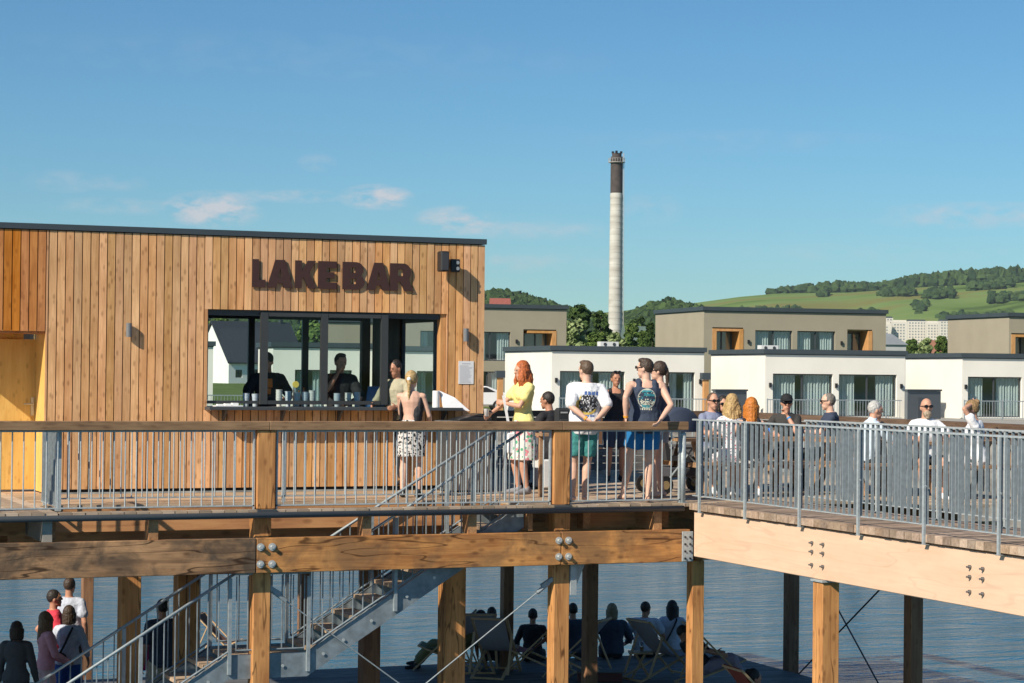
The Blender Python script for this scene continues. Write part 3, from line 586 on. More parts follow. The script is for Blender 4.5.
# panel blocks on the far slope
rb = random.Random(11)
BLK = plain('panel_block', (.66, .62, .54), .9, 0, .05, .05); BLKW = plain('panel_window', (.16, .19, .21), .5)
blocks = [(873, 891, 323.5, 2150, 'pale low panel block at the left end of the far estate'), (886, 893, 318, 2190, 'tall narrow pinkish panel block behind the left end of the far estate'), (893, 907, 321.5, 2160, 'pale panel block second from the left in the far estate'),
          (908, 926, 321, 2200, 'wide pale panel block in the middle of the far estate'), (927, 941, 322.5, 2180, 'pale panel block right of the middle of the far estate'), (940, 954, 321, 2160, 'pale panel block at the right end of the far estate')]
for i, (a, b_, yt, d, lab) in enumerate(blocks):
    c = at_d(a, d, -2); L = (b_-a)*d/F; Z = zat(a, yt, d)+2; t = thing('panel_block', lab, 'building', c, -TH, 'panel blocks on the far slope', w=False)
    MB().box(0, L, 0, 12, 0, Z).build('wall', BLK, t); q = MB(); MB().box(.5, L-.5, 2, 10, Z+.05, Z+1.6).build('roof', TRIM if i % 2 else BLK, t)
    z = 4.2
    while z < Z-1.5:
        x = 1.2
        while x < L-2: q.box(x, x+1.3, -.12, -.02, z, z+1.3); x += 3.0
        z += 2.9
    q.each('window', BLKW, t)
# small far buildings
def small_house(lab, px, d, w, ytop, wall, roofc, roofh=.35, name='distant_house', cone=False):
    c = at_d(px, d, GZ); L = w*d/F; Z = zat(px, ytop, d)-GZ; t = thing(name, lab, 'house', c, -TH+.2, w=False); ez = Z*(1-roofh)
    MB().box(-L/2, L/2, 0, L*.7, 0, ez).build('wall', plain('w_'+lab[:14], wall, .9, 0, .05, 1), t)
    RM = plain('r_'+lab[:14], roofc, .7, 0, .1, 1); q = MB(); o = L*.06
    if cone: q.add([(-L/2-o, -o, ez), (L/2+o, -o, ez), (L/2+o, L*.7+o, ez), (-L/2-o, L*.7+o, ez), (-L*.1, L*.3, Z), (L*.1, L*.3, Z), (L*.1, L*.4, Z), (-L*.1, L*.4, Z)], [(0, 3, 2, 1), (0, 1, 5, 4), (1, 2, 6, 5), (2, 3, 7, 6), (3, 0, 4, 7), (4, 5, 6, 7)])
    else: q.add([(-L/2-o, -o, ez), (L/2+o, -o, ez), (L/2+o, L*.7+o, ez), (-L/2-o, L*.7+o, ez), (-L/2-o, L*.35, Z), (L/2+o, L*.35, Z)], [(0, 3, 2, 1), (0, 1, 5, 4), (2, 3, 4, 5), (0, 4, 3), (1, 2, 5)])
    q.build('roof', RM, t); q = MB()
    for k in (-.3, 0, .3): q.box(L*k-L*.05, L*k+L*.05, -.05, -.005, ez*.55, ez*.8)
    q.each('window', BLKW, t)
small_house('pink rendered house with a grey-green roof among trees right of the chimney', 637, 400, 24, 326, (.52, .33, .24), (.12, .17, .15))
small_house('red-roofed house on the hill above the tan house next to the bar', 501, 1350, 19, 298, (.5, .45, .4), (.36, .10, .07))
small_house('grey hall with a faceted grey roof between the tan houses', 892, 180, 30, 333.5, (.45, .46, .46), (.22, .24, .26), .16, 'hall', True)
small_house('small white house low between the grey hall and the right tan house', 935, 500, 14, 340, (.7, .66, .6), (.35, .16, .1))
small_house('tiny orange-roofed house among the trees below the pale estate', 918, 700, 12, 344, (.6, .5, .42), (.45, .2, .1))
# rooftop machines
for px, d, y0, lab in ((608, 114, 341.5, 'white air-conditioning unit on the roof of the low white house right of the chimney foot'), (768, 118, 345, 'white air-conditioning unit on the roof of the low white house before the large tan house')):
    z = zat(px, y0+4, d); c = at_d(px, d, z); t = thing('roof_unit', lab, 'air conditioner', c, HANG, 'machines on the white roofs', w=False)
    MB().box(-.5, .5, -.3, .3, -.08, .20).build('case', plain('unit_white', (.7, .7, .68), .5), t)
    q = MB()
    for x in (-.25, .25): q.tube((x, -.32, .06), (x, -.302, .06), .09, n=12)
    q.each('fan_grille', DARK, t); q = MB()
    for x in (-.4, .4): q.box(x-.05, x+.05, -.3, .3, -.3, -.082)
    q.each('foot', DARK, t)
# parked car (rear half shows between the bar and the woman in yellow)
def car():
    d = 125; c = at_d(474, d, GZ); t = thing('parked_car', 'white car parked on the shore, half hidden behind the bar corner', 'car', c, -TH+R(8), w=False)
    pr = [(-2.2, .35), (-2.25, .75), (-2.1, .98), (-1.2, 1.08), (-.55, 1.42), (.7, 1.46), (1.5, 1.15), (2.0, 1.02), (2.12, .7), (2.08, .35)]
    WP = plain('car_white', (.75, .76, .78), .25, 0, 0); MB().prism([(x, -.85, z) for x, z in pr], (0, 1.7, 0)).build('body', WP, t, bevel=.06)
    MB().prism([(-1.02, -.86, 1.08), (-.48, -.86, 1.36), (.65, -.86, 1.40), (1.2, -.86, 1.12)], (0, .01, 0)).build('side_window', BLACK, t)
    for x in (-1.4, 1.35):
        wq = MB(); wq.tube((x, -.9, .33), (x, .9, .33), .33, n=20); w_ = wq.build('wheel', BLACK, t); MB().tube((x, -.915, .33), (x, -.902, .33), .2, n=10).build('rim', GALV, w_)
    MB().box(2.02, 2.13, -.8, -.5, .62, .78).build('headlight', plain('lamp_lens', (.7, .72, .75), .1), t)
car()
# ================================================================== BOARDWALK (x along the boardwalk, y away from the camera, boards' top at z = 0)
YE = 24.4          # front edge
XE, YBK = 17.45, 32.9   # right-hand and far edge
YW = 27.9          # bar wall
XG = 12.48         # gangway left side
DZ = -3.35         # lower deck
rp = random.Random(7)
def boards_y(mb, x0, x1, y0, y1, w=.14, g=.007, z=0.0):
    x = x0
    while x < x1-.02:
        e = min(x+w, x1); mb.box(x, e, y0-rp.uniform(0, .012), y1, z-.045, z+rp.uniform(-.0015, .0015)); x += w+g
def boards_x(mb, x0, x1, y0, y1, w=.14, g=.007, z=0.0, th=.045):
    y = y0
    while y < y1-.02:
        e = min(y+w, y1); mb.box(x0-rp.uniform(0, .012), x1, y, e, z-th, z+rp.uniform(-.0015, .0015)); y += w+g
def pier():
    t = thing('boardwalk', 'raised timber boardwalk on tall posts, carrying the bar and the people', 'boardwalk', (6.9, YE, 0))
    mb = MB(); boards_y(mb, -3, 4.5, YE, YW+1.0); boards_y(mb, 4.51, 10.3, YE, YE+.13); boards_y(mb, 10.31, 12.4, YE, 25.62); boards_y(mb, 12.41, XE, YE, YBK); boards_y(mb, 15.2, XE, 23.3, YE-.02)
    mb.build('deck_boards', W_DECKY, t)
    mb = MB(); boards_x(mb, 4.51, 12.4, 25.64, YW-.03); boards_x(mb, 11.06, 12.4, YW, YBK); boards_x(mb, 4.51, 5.1, YW-.02, YW+1.0)
    mb.build('deck_planking', W_DECK, t)
    # girder of three timbers, bolted at the posts
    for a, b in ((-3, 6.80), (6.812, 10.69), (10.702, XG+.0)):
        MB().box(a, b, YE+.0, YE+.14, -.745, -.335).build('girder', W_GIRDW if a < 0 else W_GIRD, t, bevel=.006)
    mb = MB(); mb.box(-3, XE, 28.6, 28.8, -.745, -.335); mb.box(-3, XE, 32.6, 32.8, -.745, -.335); mb.box(XG+.2, XE, YE+.2, YE+.34, -.745, -.335); mb.each('rear_girder', W_GIRD, t)
    # fascia behind the stair opening, catching the sun
    mb = MB(); mb.box(4.5, 10.3, 25.64, 25.70, -.32, -.05); mb.box(4.2, 12.3, 25.9, 26.04, -.75, -.322); mb.each('fascia', W_FASC, t)
    mb = MB(); mb.box(10.31, 10.37, YE+.15, 25.62, -.32, -.05); mb.box(4.44, 4.5, YE+.15, 25.62, -.32, -.05); mb.each('rim_joist', W_JOIST, t)
    mb = MB(); mb.box(10.75, 12.1, 24.95, 25.05, -.33, -.05); mb.box(-3, 4.3, 25.4, 25.5, -.33, -.05); mb.each('cross_beam', W_FASC, t)
    for x in (1.5, 2.95, 4.38, 5.59, 8.17, 9.52, 12.03):
        y1 = YE+.22 if 4.5 < x < 10.3 else 28.5
        MB().box(x-.055, x+.055, YE+.02, y1, -.333, -.05).build('joist', W_JOIST if x != 4.38 else plain('grey_end_grain', (.30, .27, .23), .8, 0, .15, 12), t)
    mb = MB()
    x = 11.2
    while x < XE: mb.box(x-.05, x+.05, YE+.36, 32.5, -.333, -.05); x += 1.1
    x = -2
    while x < 11: mb.box(x-.05, x+.05, 25.72, 28.58, -.333, -.05); x += 1.3
    mb.each('joist', W_JOIST, t)
    MB().tube((-3, YE-.045, -.065), (XG-.12, YE-.045, -.065), .036, n=12).build('edge_pipe', DARK, t, smooth=True)
    # posts : photo column, distance (m), size
    def postq(px, d, s, z1, mat, z0=-6, name='post'):
        p = at_d(px, d); MB().box(p.x-s/2, p.x+s/2, p.y-s/2, p.y+s/2, z0, z1).build(name, mat, t, bevel=.008)
    for x in (3.1, 6.92, 10.77): MB().box(x-.105, x+.105, YE+.143, YE+.35, -6, -.05).build('post', W_POST, t, bevel=.008)
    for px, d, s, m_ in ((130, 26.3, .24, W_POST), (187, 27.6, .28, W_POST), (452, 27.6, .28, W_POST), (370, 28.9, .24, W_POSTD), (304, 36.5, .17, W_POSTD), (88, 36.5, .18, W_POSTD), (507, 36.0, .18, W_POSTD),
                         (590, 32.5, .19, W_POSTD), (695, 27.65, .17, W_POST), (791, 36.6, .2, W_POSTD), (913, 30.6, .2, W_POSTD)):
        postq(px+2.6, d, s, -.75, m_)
    # bolts with washers at the girder joints
    def bolts(x, zs, xs, y=YE, r=.045):
        q = MB()
        for dx in xs:
            for z in zs: q.tube((x+dx, y-.012, z), (x+dx, y-.002, z), r, n=14); q.tube((x+dx, y-.05, z), (x+dx, y-.0121, z), r*.5, n=6)
        q.each('bolt', plain('bolt_zinc', (.55, .56, .54), .45, .4), t, 2)
    bolts(6.91, (-.44, -.64), (-.055, .085)); bolts(10.73, (-.44, -.64), (-.07, .06))
    # galvanised plate joining the gangway beam
    q = MB(); q.box(XG-.12, XG+.035, YE-.014, YE-.002, -.74, -.36); pl = q.build('corner_plate', GALV, t, bevel=.004)
    q = MB()
    for z in (-.43, -.52, -.61, -.7):
        for x in (XG-.08, XG-.01): q.tube((x, YE-.03, z), (x, YE-.0145, z), .013, n=8)
    q.each('bolt', BLACK, pl)
    # brackets and tie rods
    a = V((6.93+.14, YE+.2, -.98)); b_ = V((10.76-.14, YE+.2, -.98))
    for s, p in ((1, a), (-1, b_)):
        q = MB(); q.bar(p+V((-.05*s, 0, .05)), p+V((.10*s, 0, -.04)), .05, .05); q.tube(p, p+V((.16*s, 0, -.12)), .028, n=8); q.tube(p+V((.08*s, 0, -.06)), p+V((3.5*s, 0, -2.55)), .0085, n=6); q.build('tie_rod', GALVD, t)
    MB().box(10.88, 10.96, YE+.12, YE+.3, -1.13, -.75).build('post_bracket', GALV, t)
    MB().prism([(10.962, YE+.2, -.75), (11.11, YE+.2, -.75), (10.962, YE+.2, -1.1)], (0, .02, 0)).build('gusset', GALV, t)
    p1 = at_d(793, 36.6); p2 = at_d(915, 30.6)
    for z0, z1 in ((-.9, -3.6), (-3.6, -.9)): MB().tube((p1.x, p1.y, z0), (p2.x, p2.y, z1), .014, n=5).build('tie_rod', DARK, t)
    # hidden wind brace shadows etc. are left to the light
pier()

# lower deck
def lower():
    mb = MB(); x = -6; y = 24.9
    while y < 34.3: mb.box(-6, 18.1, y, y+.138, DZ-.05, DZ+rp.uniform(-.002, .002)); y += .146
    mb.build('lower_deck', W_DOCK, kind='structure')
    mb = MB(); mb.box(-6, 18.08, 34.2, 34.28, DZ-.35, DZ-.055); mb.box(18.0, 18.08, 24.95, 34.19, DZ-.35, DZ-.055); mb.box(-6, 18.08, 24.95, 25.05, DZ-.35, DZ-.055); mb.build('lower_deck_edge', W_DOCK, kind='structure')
lower()

# gangway
def gangway():
    t = thing('gangway', 'timber gangway on a pale laminated beam, leading off to the lower right', 'gangway', (XG, 20, 0)); Y0, Y1 = 11.5, YE-.02
    mb = MB(); boards_x(mb, XG-.02, 14.0, Y0, Y1, w=.138, g=.006, th=.082)
    W_PLK = wood('gangway_plank', (.46, .30, .17), (.26, .155, .08), 'x', var=.38, knots=.3, grey=.25); mb.build('deck_boards', W_PLK, t)
    MB().box(XG+.02, XG+.2, Y0, YE-.06, -.675, -.105).build('beam', W_GLU, t, bevel=.008)
    MB().box(13.7, 13.88, Y0, YE-.06, -.675, -.105).build('rear_beam', W_GLU, t)
    mb = MB(); mb.box(XG+.04, XG+.19, Y0, YE-.06, -.104, -.084); mb.box(13.72, 13.86, Y0, YE-.06, -.104, -.084); mb.build('packing_strip', W_JOIST, t)
    for py_ in ((811, 0), (969, 0)):
        q = MB()
        for dx in (0, 11 if py_[0] == 811 else 13):
            c = on_x(py_[0]+dx, 560, XG)
            for z in (-.25, -.35, -.50): q.tube((XG+.019, c.y, z-.02), (XG-.002, c.y, z-.02), .02, n=10); q.tube((XG-.002, c.y, z-.02), (XG-.03, c.y, z-.02), .011, n=6)
        q.each('bolt', plain('bolt_dark', (.2, .2, .2), .4, .5), t, 2)
    for px, s, top in ((826, .215, -.7),):
        c = on_x(px, 600, XG+.11); q = MB(); q.box(XG+.0, XG+.22, c.y-.11, c.y+.11, -6, top); q.build('post', W_POST, t, bevel=.008)
        MB().box(XG-.02, XG+.24, c.y-.13, c.y+.13, top+.001, top+.022).build('head_plate', GALV, t)
gangway()

# ---- railings
def balus(mb, x0, y0, x1, y1, z0, z1, sp, r, flat=None):
    L = math.hypot(x1-x0, y1-y0); n = int(L/sp); ux, uy = (x1-x0)/L, (y1-y0)/L; s0 = (L-n*sp)/2+sp/2
    for i in range(n):
        x = x0+ux*(s0+i*sp); y = y0+uy*(s0+i*sp)
        if flat: mb.box(x-flat[0]/2, x+flat[0]/2, y-flat[1]/2, y+flat[1]/2, z0, z1)
        else: mb.tube((x, y, z0), (x, y, z1), r, n=6)
def front_rail():
    t = thing('boardwalk_railing', 'front railing with a wide brown wooden handrail over thin galvanised bars', 'railing', (6.9, YE, 0)); Y = YE+.07
    for a, b in ((-3, 6.95), (6.953, 10.70), (10.703, 12.44)): MB().box(a, b, Y-.08, Y+.08, .925, 1.03).build('handrail', W_RAIL, t, bevel=.006)
    for x in (3.1, 6.92, 10.70):
        MB().box(x-.11, x+.11, Y-.06, Y+.10, .003, .923).build('post', W_POST, t, bevel=.008); MB().box(x-.115, x+.115, Y-.115, Y+.11, -.048, .0).build('post_shoe', DARK, t)
    for a, b in ((-2.5, 2.97), (3.23, 6.79), (7.05, 10.57), (10.83, 12.36)):
        q = MB(); q.box(a, b, Y-.02, Y+.02, .035, .05); q.box(a, b, Y-.02, Y+.02, .905, .923); balus(q, a+.03, Y, b-.03, Y, .05, .905, .128, .0085)
        q.box(a, a+.02, Y-.02, Y+.02, .0, .905); q.box(b-.02, b, Y-.02, Y+.02, .0, .905); q.build('bar_panel', GALV, t)
front_rail()
def stair_rails():
    t = thing('stairwell_railing', 'galvanised railing round the stair opening, close to the bar wall', 'railing', (4.5, 25.65, 0)); Y = 25.68
    q = MB(); q.box(4.55, 10.45, Y-.02, Y+.02, .07, .085); balus(q, 4.6, Y, 10.45, Y, .085, .90, .128, .0085); q.build('bar_panel', GALV, t)
    MB().box(4.55, 10.47, Y-.025, Y+.025, .90, .94).build('handrail', GALV, t)
    q = MB()
    for x in (4.57, 7.5, 10.45): q.box(x-.02, x+.02, Y-.02, Y+.02, .002, .90)
    q.each('post', GALV, t)
    X = 4.53
    q = MB(); q.box(X-.02, X+.02, YE+.2, 25.6, .05, .065); balus(q, X, YE+.22, X, 25.62, .065, .90, .105, 0, (.045, .008)); q.build('side_bar_panel', GALVD, t)
    MB().box(X-.025, X+.025, YE+.2, 25.65, .90, .94).build('side_handrail', GALV, t)
    MB().box(X-.03, X+.03, YE+.18, YE+.24, .002, .96).build('corner_post', GALV, t)
stair_rails()
def flat_rail(name, label, p, q_, posts, lower, group):
    """galvanised gangway railing; posts = list of y (or x) along it"""
    t = thing(name, label, 'railing', (p[0], p[1], 0), group=group); al = 'y' if p[0] == q_[0] else 'x'
    x0, y0 = p; x1, y1 = q_
    MB().bar((x0, y0, 1.06), (x1, y1, 1.06), .05, .02).build('handrail', GALV, t)
    mb = MB(); mb.bar((x0, y0, .10), (x1, y1, .10), .03, .012); mb.each('rail', GALV, t)
    mb = MB(); balus(mb, x0, y0, x1, y1, .106, 1.05, .118, 0, (.037, .008) if al == 'y' else (.008, .037)); mb.build('bar_panel', GALVD, t)
    for s in posts:
        x, y = (x0, s) if al == 'y' else (s, y0); o = -.037 if lower else 0
        q = MB(); q.box(x+o-.012, x+o+.014, y-.016, y+.016, -.10 if lower else .002, 1.05); q.box(x+o-.012, x+o+.06, y-.035, y+.035, -.106 if lower else .001, -.101 if lower else .012)
        q.tube((x+o, y-.03, .5), (x+o, y-.04, .5), .012, n=6); q.build('post', GALV, t)
GR = 'galvanised gangway railings'
flat_rail('gangway_railing', 'near galvanised railing of the gangway, its posts fixed to the pale beam', (XG, 24.33), (XG, 11.6), [24.09, 22.9, 21.6, 20.32, 19.03, 17.71, 16.4, 15.1, 13.8, 12.5], True, GR)
flat_rail('gangway_railing', 'far galvanised railing of the gangway, seen through the near one', (13.85, 23.9), (13.85, 11.6), [23.85, 22.2, 20.9, 19.6, 18.3, 17, 15.7, 14.4, 13.1], False, GR)
if 0: flat_rail('boardwalk_side_railing', 'galvanised railing along the boardwalk edge in front of the seated people, right of the gangway', (13.9, YE+.1), (23, YE+.1), [14.2, 15.7, 17.2, 18.7, 20.2, 21.7], False, None or GR)
# round corner post where the wooden railing meets the gangway
t = thing('corner_post', 'round galvanised corner post where the wooden handrail ends at the gangway', 'post', (12.42, 24.5, 0)); MB().tube((12.40, 24.47, .002), (12.40, 24.47, .86), .038, n=12).build('tube', GALV, t, smooth=True); MB().ball((12.40, 24.47, .863), (.04, 0, 0), (0, .04, 0), (0, 0, .04)).build('cap', GALV, t, smooth=True)
MB().tube((12.40, 24.47, .0005), (12.40, 24.47, .0018), .07, n=12).build('foot_plate', GALV, t)
# back railing of the boardwalk: low brown board rail
W_RAILD = wood('dark_rail', (.17, .11, .07), (.09, .055, .035), 'x')
def back_rail():
    t = thing('back_railing', 'brown board railing along the far side and right-hand end of the boardwalk', 'railing', (11.2, 32.8, 0))
    mb = MB(); mb.box(11.1, XE-.16, 32.72, 32.86, .90, 1.0); mb.build('handrail', W_RAILD, t); MB().box(XE-.155, XE-.015, 23.35, 32.86, .901, 1.001).build('handrail', wood('side_rail', (.17, .11, .07), (.09, .055, .035), 'y'), t); mb = MB(); mb.box(XE-.10, XE-.06, 23.4, 32.7, .72, .88); mb.build('board', MATS['side_rail'], t); mb = MB(); balus(mb, XE-.08, 23.45, XE-.08, 32.7, .05, .72, .13, .009); mb.build('bar_panel', GALV, t)
    mb = MB(); mb.box(11.1, XE-.16, 32.77, 32.81, .74, .88); mb.build('board', W_RAILD, t); mb = MB(); balus(mb, 11.1, 32.79, XE-.16, 32.79, .05, .74, .13, .009); mb.build('bar_panel', GALV, t)
    x = 11.2
    while x < XE: MB().box(x-.06, x+.06, 32.7, 32.765, .002, .9).build('post', W_POSTD, t); x += 1.9
back_rail()
def back_bench():
    t = thing('long_bench', 'long dark timber bench along the far railing of the boardwalk', 'bench', (11.4, 32.2, 0)); q = MB()
    for i in range(3): q.box(11.4, 16.9, 32.05+i*.15, 32.19+i*.15, .41, .45)
    q.build('seat', W_DOCK, t); q = MB()
    for i in range(3): q.box(11.45, 16.85, 32.07, 32.10, .04+i*.12, .15+i*.12)
    q.build('front_board', W_DOCK, t); x = 11.6
    while x < 16.8: MB().box(x-.04, x+.04, 32.11, 32.45, .003, .408).build('leg', W_DOCK, t); x += 2.4
back_bench()

# ---- steel stair with timber treads
GALV_SHADE = plain('stair_steel_shaded', (.22, .255, .275), .6, .25, .25, 9)  # galvanised steel darkened in its base colour for the shade under the deck
def stairs():
    t = thing('staircase', 'galvanised steel staircase with timber treads going down to the lower deck', 'staircase', (7.5, 25, DZ)); ya, yb = 24.62, 25.48; SL = .62
    zt = lambda X: SL*(X-10.32)          # upper flight nosing line ; landing -1.74 at X=7.51
    ZL = -1.745; XL1 = 7.51; XL0 = 6.55; zl = lambda X: ZL-SL*(XL0-X)
    XB = XL0-(ZL-DZ)/SL
    def flight(X0, X1, f, mb, y):
        d = .26; mb.prism([(X0, y, f(X0)-d), (X1, y, f(X1)-d), (X1, y, f(X1)+.03), (X0, y, f(X0)+.03)], (0, .012, 0)); mb.bar((X0, y+.03, f(X0)-d+.006), (X1, y+.03, f(X1)-d+.006), .06, .01); mb.bar((X0, y+.03, f(X0)+.024), (X1, y+.03, f(X1)+.024), .06, .01)
    for y in (ya, yb):
        m1 = MB(); flight(XL1, 10.28, zt, m1, y); flight(XB, XL0, zl, m1, y); m1.box(XL0+.002, XL1-.002, y, y+.012, ZL-.26, ZL+.03); m1.build('stringer', GALV_SHADE, t)
    def treads(X0, X1, f, n):
        for k in range(n):
            x = X0+(X1-X0)*(k+.5)/n; MB().box(x-.145, x+.145, ya+.08, yb-.02, f(x)-.045, f(x)).build('tread', W_DECK, t)
    treads(XL1, 10.3, zt, 10); treads(XB, XL0, zl, 9)
    mb = MB(); boards_y(mb, XL0+.01, XL1-.01, ya+.08, yb-.02, z=ZL); mb.build('landing_boards', W_DECK, t)
    for y in (ya-.02, yb+.03):
        q = MB(); h = .95; q.tube((XB-.1, y, zl(XB-.1)+h), (XL0+.05, y, ZL+h+.03), .018, n=8); q.tube((XL0+.05, y, ZL+h+.03), (XL1, y, ZL+h+.03), .018, n=8); q.tube((XL1, y, ZL+h+.03), (10.25, y, zt(10.25)+h), .018, n=8)
        q.build('handrail', GALVD, t, smooth=True)
        q = MB()
        def bars(X0, X1, f):
            n = int((X1-X0)/.125)
            for i in range(n+1):
                x = X0+(X1-X0)*i/n; q.tube((x, y, f(x)+.08), (x, y, f(x)+h), .0085, n=5)
            q.tube((X0, y, f(X0)+.08), (X1, y, f(X1)+.08), .013, n=6)
        bars(XB, XL0, zl); bars(XL0+.08, XL1-.05, lambda x: ZL); bars(XL1+.05, 10.2, zt); q.build('bar_panel', GALV_SHADE, t)
        for x, f in ((XL0, zl), (XL1, zt), (8.6, zt), (9.6, zt), (5.5, zl), (4.5, zl)): MB().box(x-.02, x+.02, y-.02, y+.02, f(x)-.2, f(x)+h-.02).build('post', GALVD, t)
        q = MB()
        for x, f in ((7.7, zt), (7.95, zt), (8.3, zt), (8.75, zt), (9.1, zt), (7.2, lambda x: ZL), (6.3, zl), (5.9, zl), (5.4, zl)): q.tube((x, y-.0, f(x)-.12), (x, ya-.016 if y < ya else y+.01, f(x)-.12), .02, n=8)
        if y < ya: q.each('bolt', plain('bolt_zinc', (.55, .56, .54), .45, .4), t)
stairs()
# ================================================================== THE BAR
def bar():
    t = thing('lake_bar', 'larch-clad flat-roofed bar with a long serving window facing the boardwalk', 'building', (8, YW, 0))
    XL, XR, XP, YB = 3.5, 11.02, 4.95, 32.4; X0, X1, Z0, Z1 = 7.08, 10.46, 1.14, 2.43
    TOPB = 3.40
    mb = MB(); x = XR; w = .095; g = .013; rb_ = random.Random(3)
    while x > XP:
        a = max(x-w, XP); yy = YW-rb_.uniform(.0, .006)
        if a < X1-.01 and x > X0+.01:
            mb.box(a, x, yy, YW+.022, .06, Z0-.05); mb.box(a, x, yy, YW+.022, Z1, TOPB)
            if a < X0 < x-.02: mb.box(a, X0-.002, yy, YW+.022, Z0-.05, Z1)
            if x > X1 > a+.02: mb.box(X1+.002, x, yy, YW+.022, Z0-.05, Z1)
        else: mb.box(a, x, yy, YW+.022, .06, TOPB)
        x -= w+g
    mb.build('front_cladding', W_CLAD, t)
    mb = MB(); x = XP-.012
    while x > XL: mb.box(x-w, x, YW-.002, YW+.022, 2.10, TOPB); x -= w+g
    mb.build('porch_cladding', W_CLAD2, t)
    # dark backing wall behind the boards, with the opening left clear
    mb = MB(); mb.box(XP, X0-.001, YW+.024, YW+.17, .02, TOPB); mb.box(X1+.001, XR-.03, YW+.024, YW+.17, .02, TOPB); mb.box(X0, X1, YW+.024, YW+.17, .02, Z0-.06); mb.box(X0, X1, YW+.024, YW+.17, Z1+.002, TOPB)
    mb.box(XL, XP-.002, YW+.024, YW+.17, 2.12, TOPB); mb.build('wall', plain('bar_membrane', (.02, .02, .02), .9), t)
    mb = MB(); y = YW+.05      # right-hand wall, glazed opening
    SO = (YW+.3, YW+3.2, .75, 2.42)
    while y < YB:
        if SO[0] < y < SO[1]: mb.box(XR-.022, XR, y, y+w, .06, SO[2]); mb.box(XR-.022, XR, y, y+w, SO[3], TOPB)
        else: mb.box(XR-.022, XR, y, y+w, .06, TOPB)
        y += w+g
    mb.build('side_cladding', W_CLAD, t)
    mb = MB(); facade(mb, YB-YW-.2, TOPB, [(SO[0]-YW-.18, SO[1]-YW-.18, SO[2], SO[3])], 0, .1, .05)
    mb.v = [V((XR-.03-p.y, YW+.18+p.x, p.z)) for p in mb.v]
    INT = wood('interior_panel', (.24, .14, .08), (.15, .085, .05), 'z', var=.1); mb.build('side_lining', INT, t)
    # back wall with glazing seen through the serving window
    bx = [on_y(p, 360, YB).x for p in (200, 362)]
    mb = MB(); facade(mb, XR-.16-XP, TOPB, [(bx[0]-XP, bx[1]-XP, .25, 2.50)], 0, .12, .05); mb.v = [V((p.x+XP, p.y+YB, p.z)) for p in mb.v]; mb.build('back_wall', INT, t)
    mb = MB(); mb.box(XP+.4, XP+.5, YW+.18, YB-.002, .05, TOPB); mb.build('partition', INT, t)
    q = MB(); z0, z1 = .252, 2.498
    for a in (on_y(252, 360, YB).x, on_y(306, 360, YB).x): q.box(a-.05, a+.05, YB+.03, YB+.09, z0, z1)
    q.box(bx[0]+.001, bx[1]-.001, YB+.035, YB+.085, z1-.08, z1-.001); q.box(bx[0]+.001, bx[1]-.001, YB+.035, YB+.085, z0+.001, z0+.08); w_ = q.build('back_window', DARK, t)
    MB().box(bx[0]+.002, bx[1]-.002, YB+.055, YB+.062, z0+.081, z1-.081).build('pane', GL_BAR, w_)
    q = MB()
    for y in (SO[0]+.03, (SO[0]+SO[1])/2, SO[1]-.03): q.box(XR-.10, XR-.05, y-.028, y+.028, SO[2]+.001, SO[3]-.061)
    q.box(XR-.10, XR-.05, SO[0]+.001, SO[1]-.001, SO[3]-.06, SO[3]-.001); w_ = q.build('side_window', DARK, t)
    MB().box(XR-.078, XR-.072, (SO[0]+SO[1])/2+.03, SO[1]-.06, SO[2]+.002, SO[3]-.062).build('pane', GL_BAR, w_)
    # floor, ceiling
    MB().box(XP+.5, XR-.14, YW+.18, YB-.002, .0505, .07).build('floor', plain('bar_floor', (.12, .11, .10), .6), t)
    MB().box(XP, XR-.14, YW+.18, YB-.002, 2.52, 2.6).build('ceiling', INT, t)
    # roof
    MB().box(XL, XR+.02, YW-.022, YB+.2, TOPB+.012, TOPB+.085).build('roof', TRIM, t)
    # porch recess: yellow pine
    q = MB(); q.box(XP-.002, XP+.02, YW+.026, YW+.85, .02, 2.098)
    YD = YW+.72; x = XP-.16
    q2 = MB()
    while x > XL: q2.box(max(XL, x-.118), x, YD, YD+.04, .02, 2.118); x -= .12
    q.build('reveal', W_DOOR, t); q2.build('door_wall', W_DOOR, t)
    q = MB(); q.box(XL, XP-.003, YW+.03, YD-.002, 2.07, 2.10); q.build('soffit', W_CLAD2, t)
    hx = on_y(32.5, 410, YD-.05); dr = MB(); dr.box(hx.x-.95, hx.x+.1, YD-.035, YD-.004, .03, 2.0); d_ = dr.build('door', W_DOOR, t)
    q = MB(); q.box(hx.x-.02, hx.x+.02, YD-.045, YD-.0355, 1.0, 1.24); q.tube((hx.x, YD-.09, 1.15), (hx.x, YD-.036, 1.15), .012, n=8); q.tube((hx.x+.01, YD-.085, 1.15), (hx.x-.12, YD-.085, 1.15), .011, n=8); q.build('handle', plain('brushed_steel', (.5, .5, .5), .3, .8), d_)
    # serving window: reveals, frames
    q = MB(); q.box(X1-.075, X1, YW+.03, YW+.17, Z0, Z1-.001); q.build('window_reveal', WOODTRIM, t)
    FR = plain('window_frame', (.060, .062, .062), .4, .2, .05)
    q = MB(); q.box(X0, X1-.08, YW+.06, YW+.16, Z1-.075, Z1-.002); q.box(X0, X1-.08, YW+.06, YW+.16, Z0+.035, Z0+.075)
    q.box(X0, X0+.025, YW+.06, YW+.16, Z0+.08, Z1-.08); q.build('window_head', FR, t)
    ms = [7.86, 8.70, 9.56]
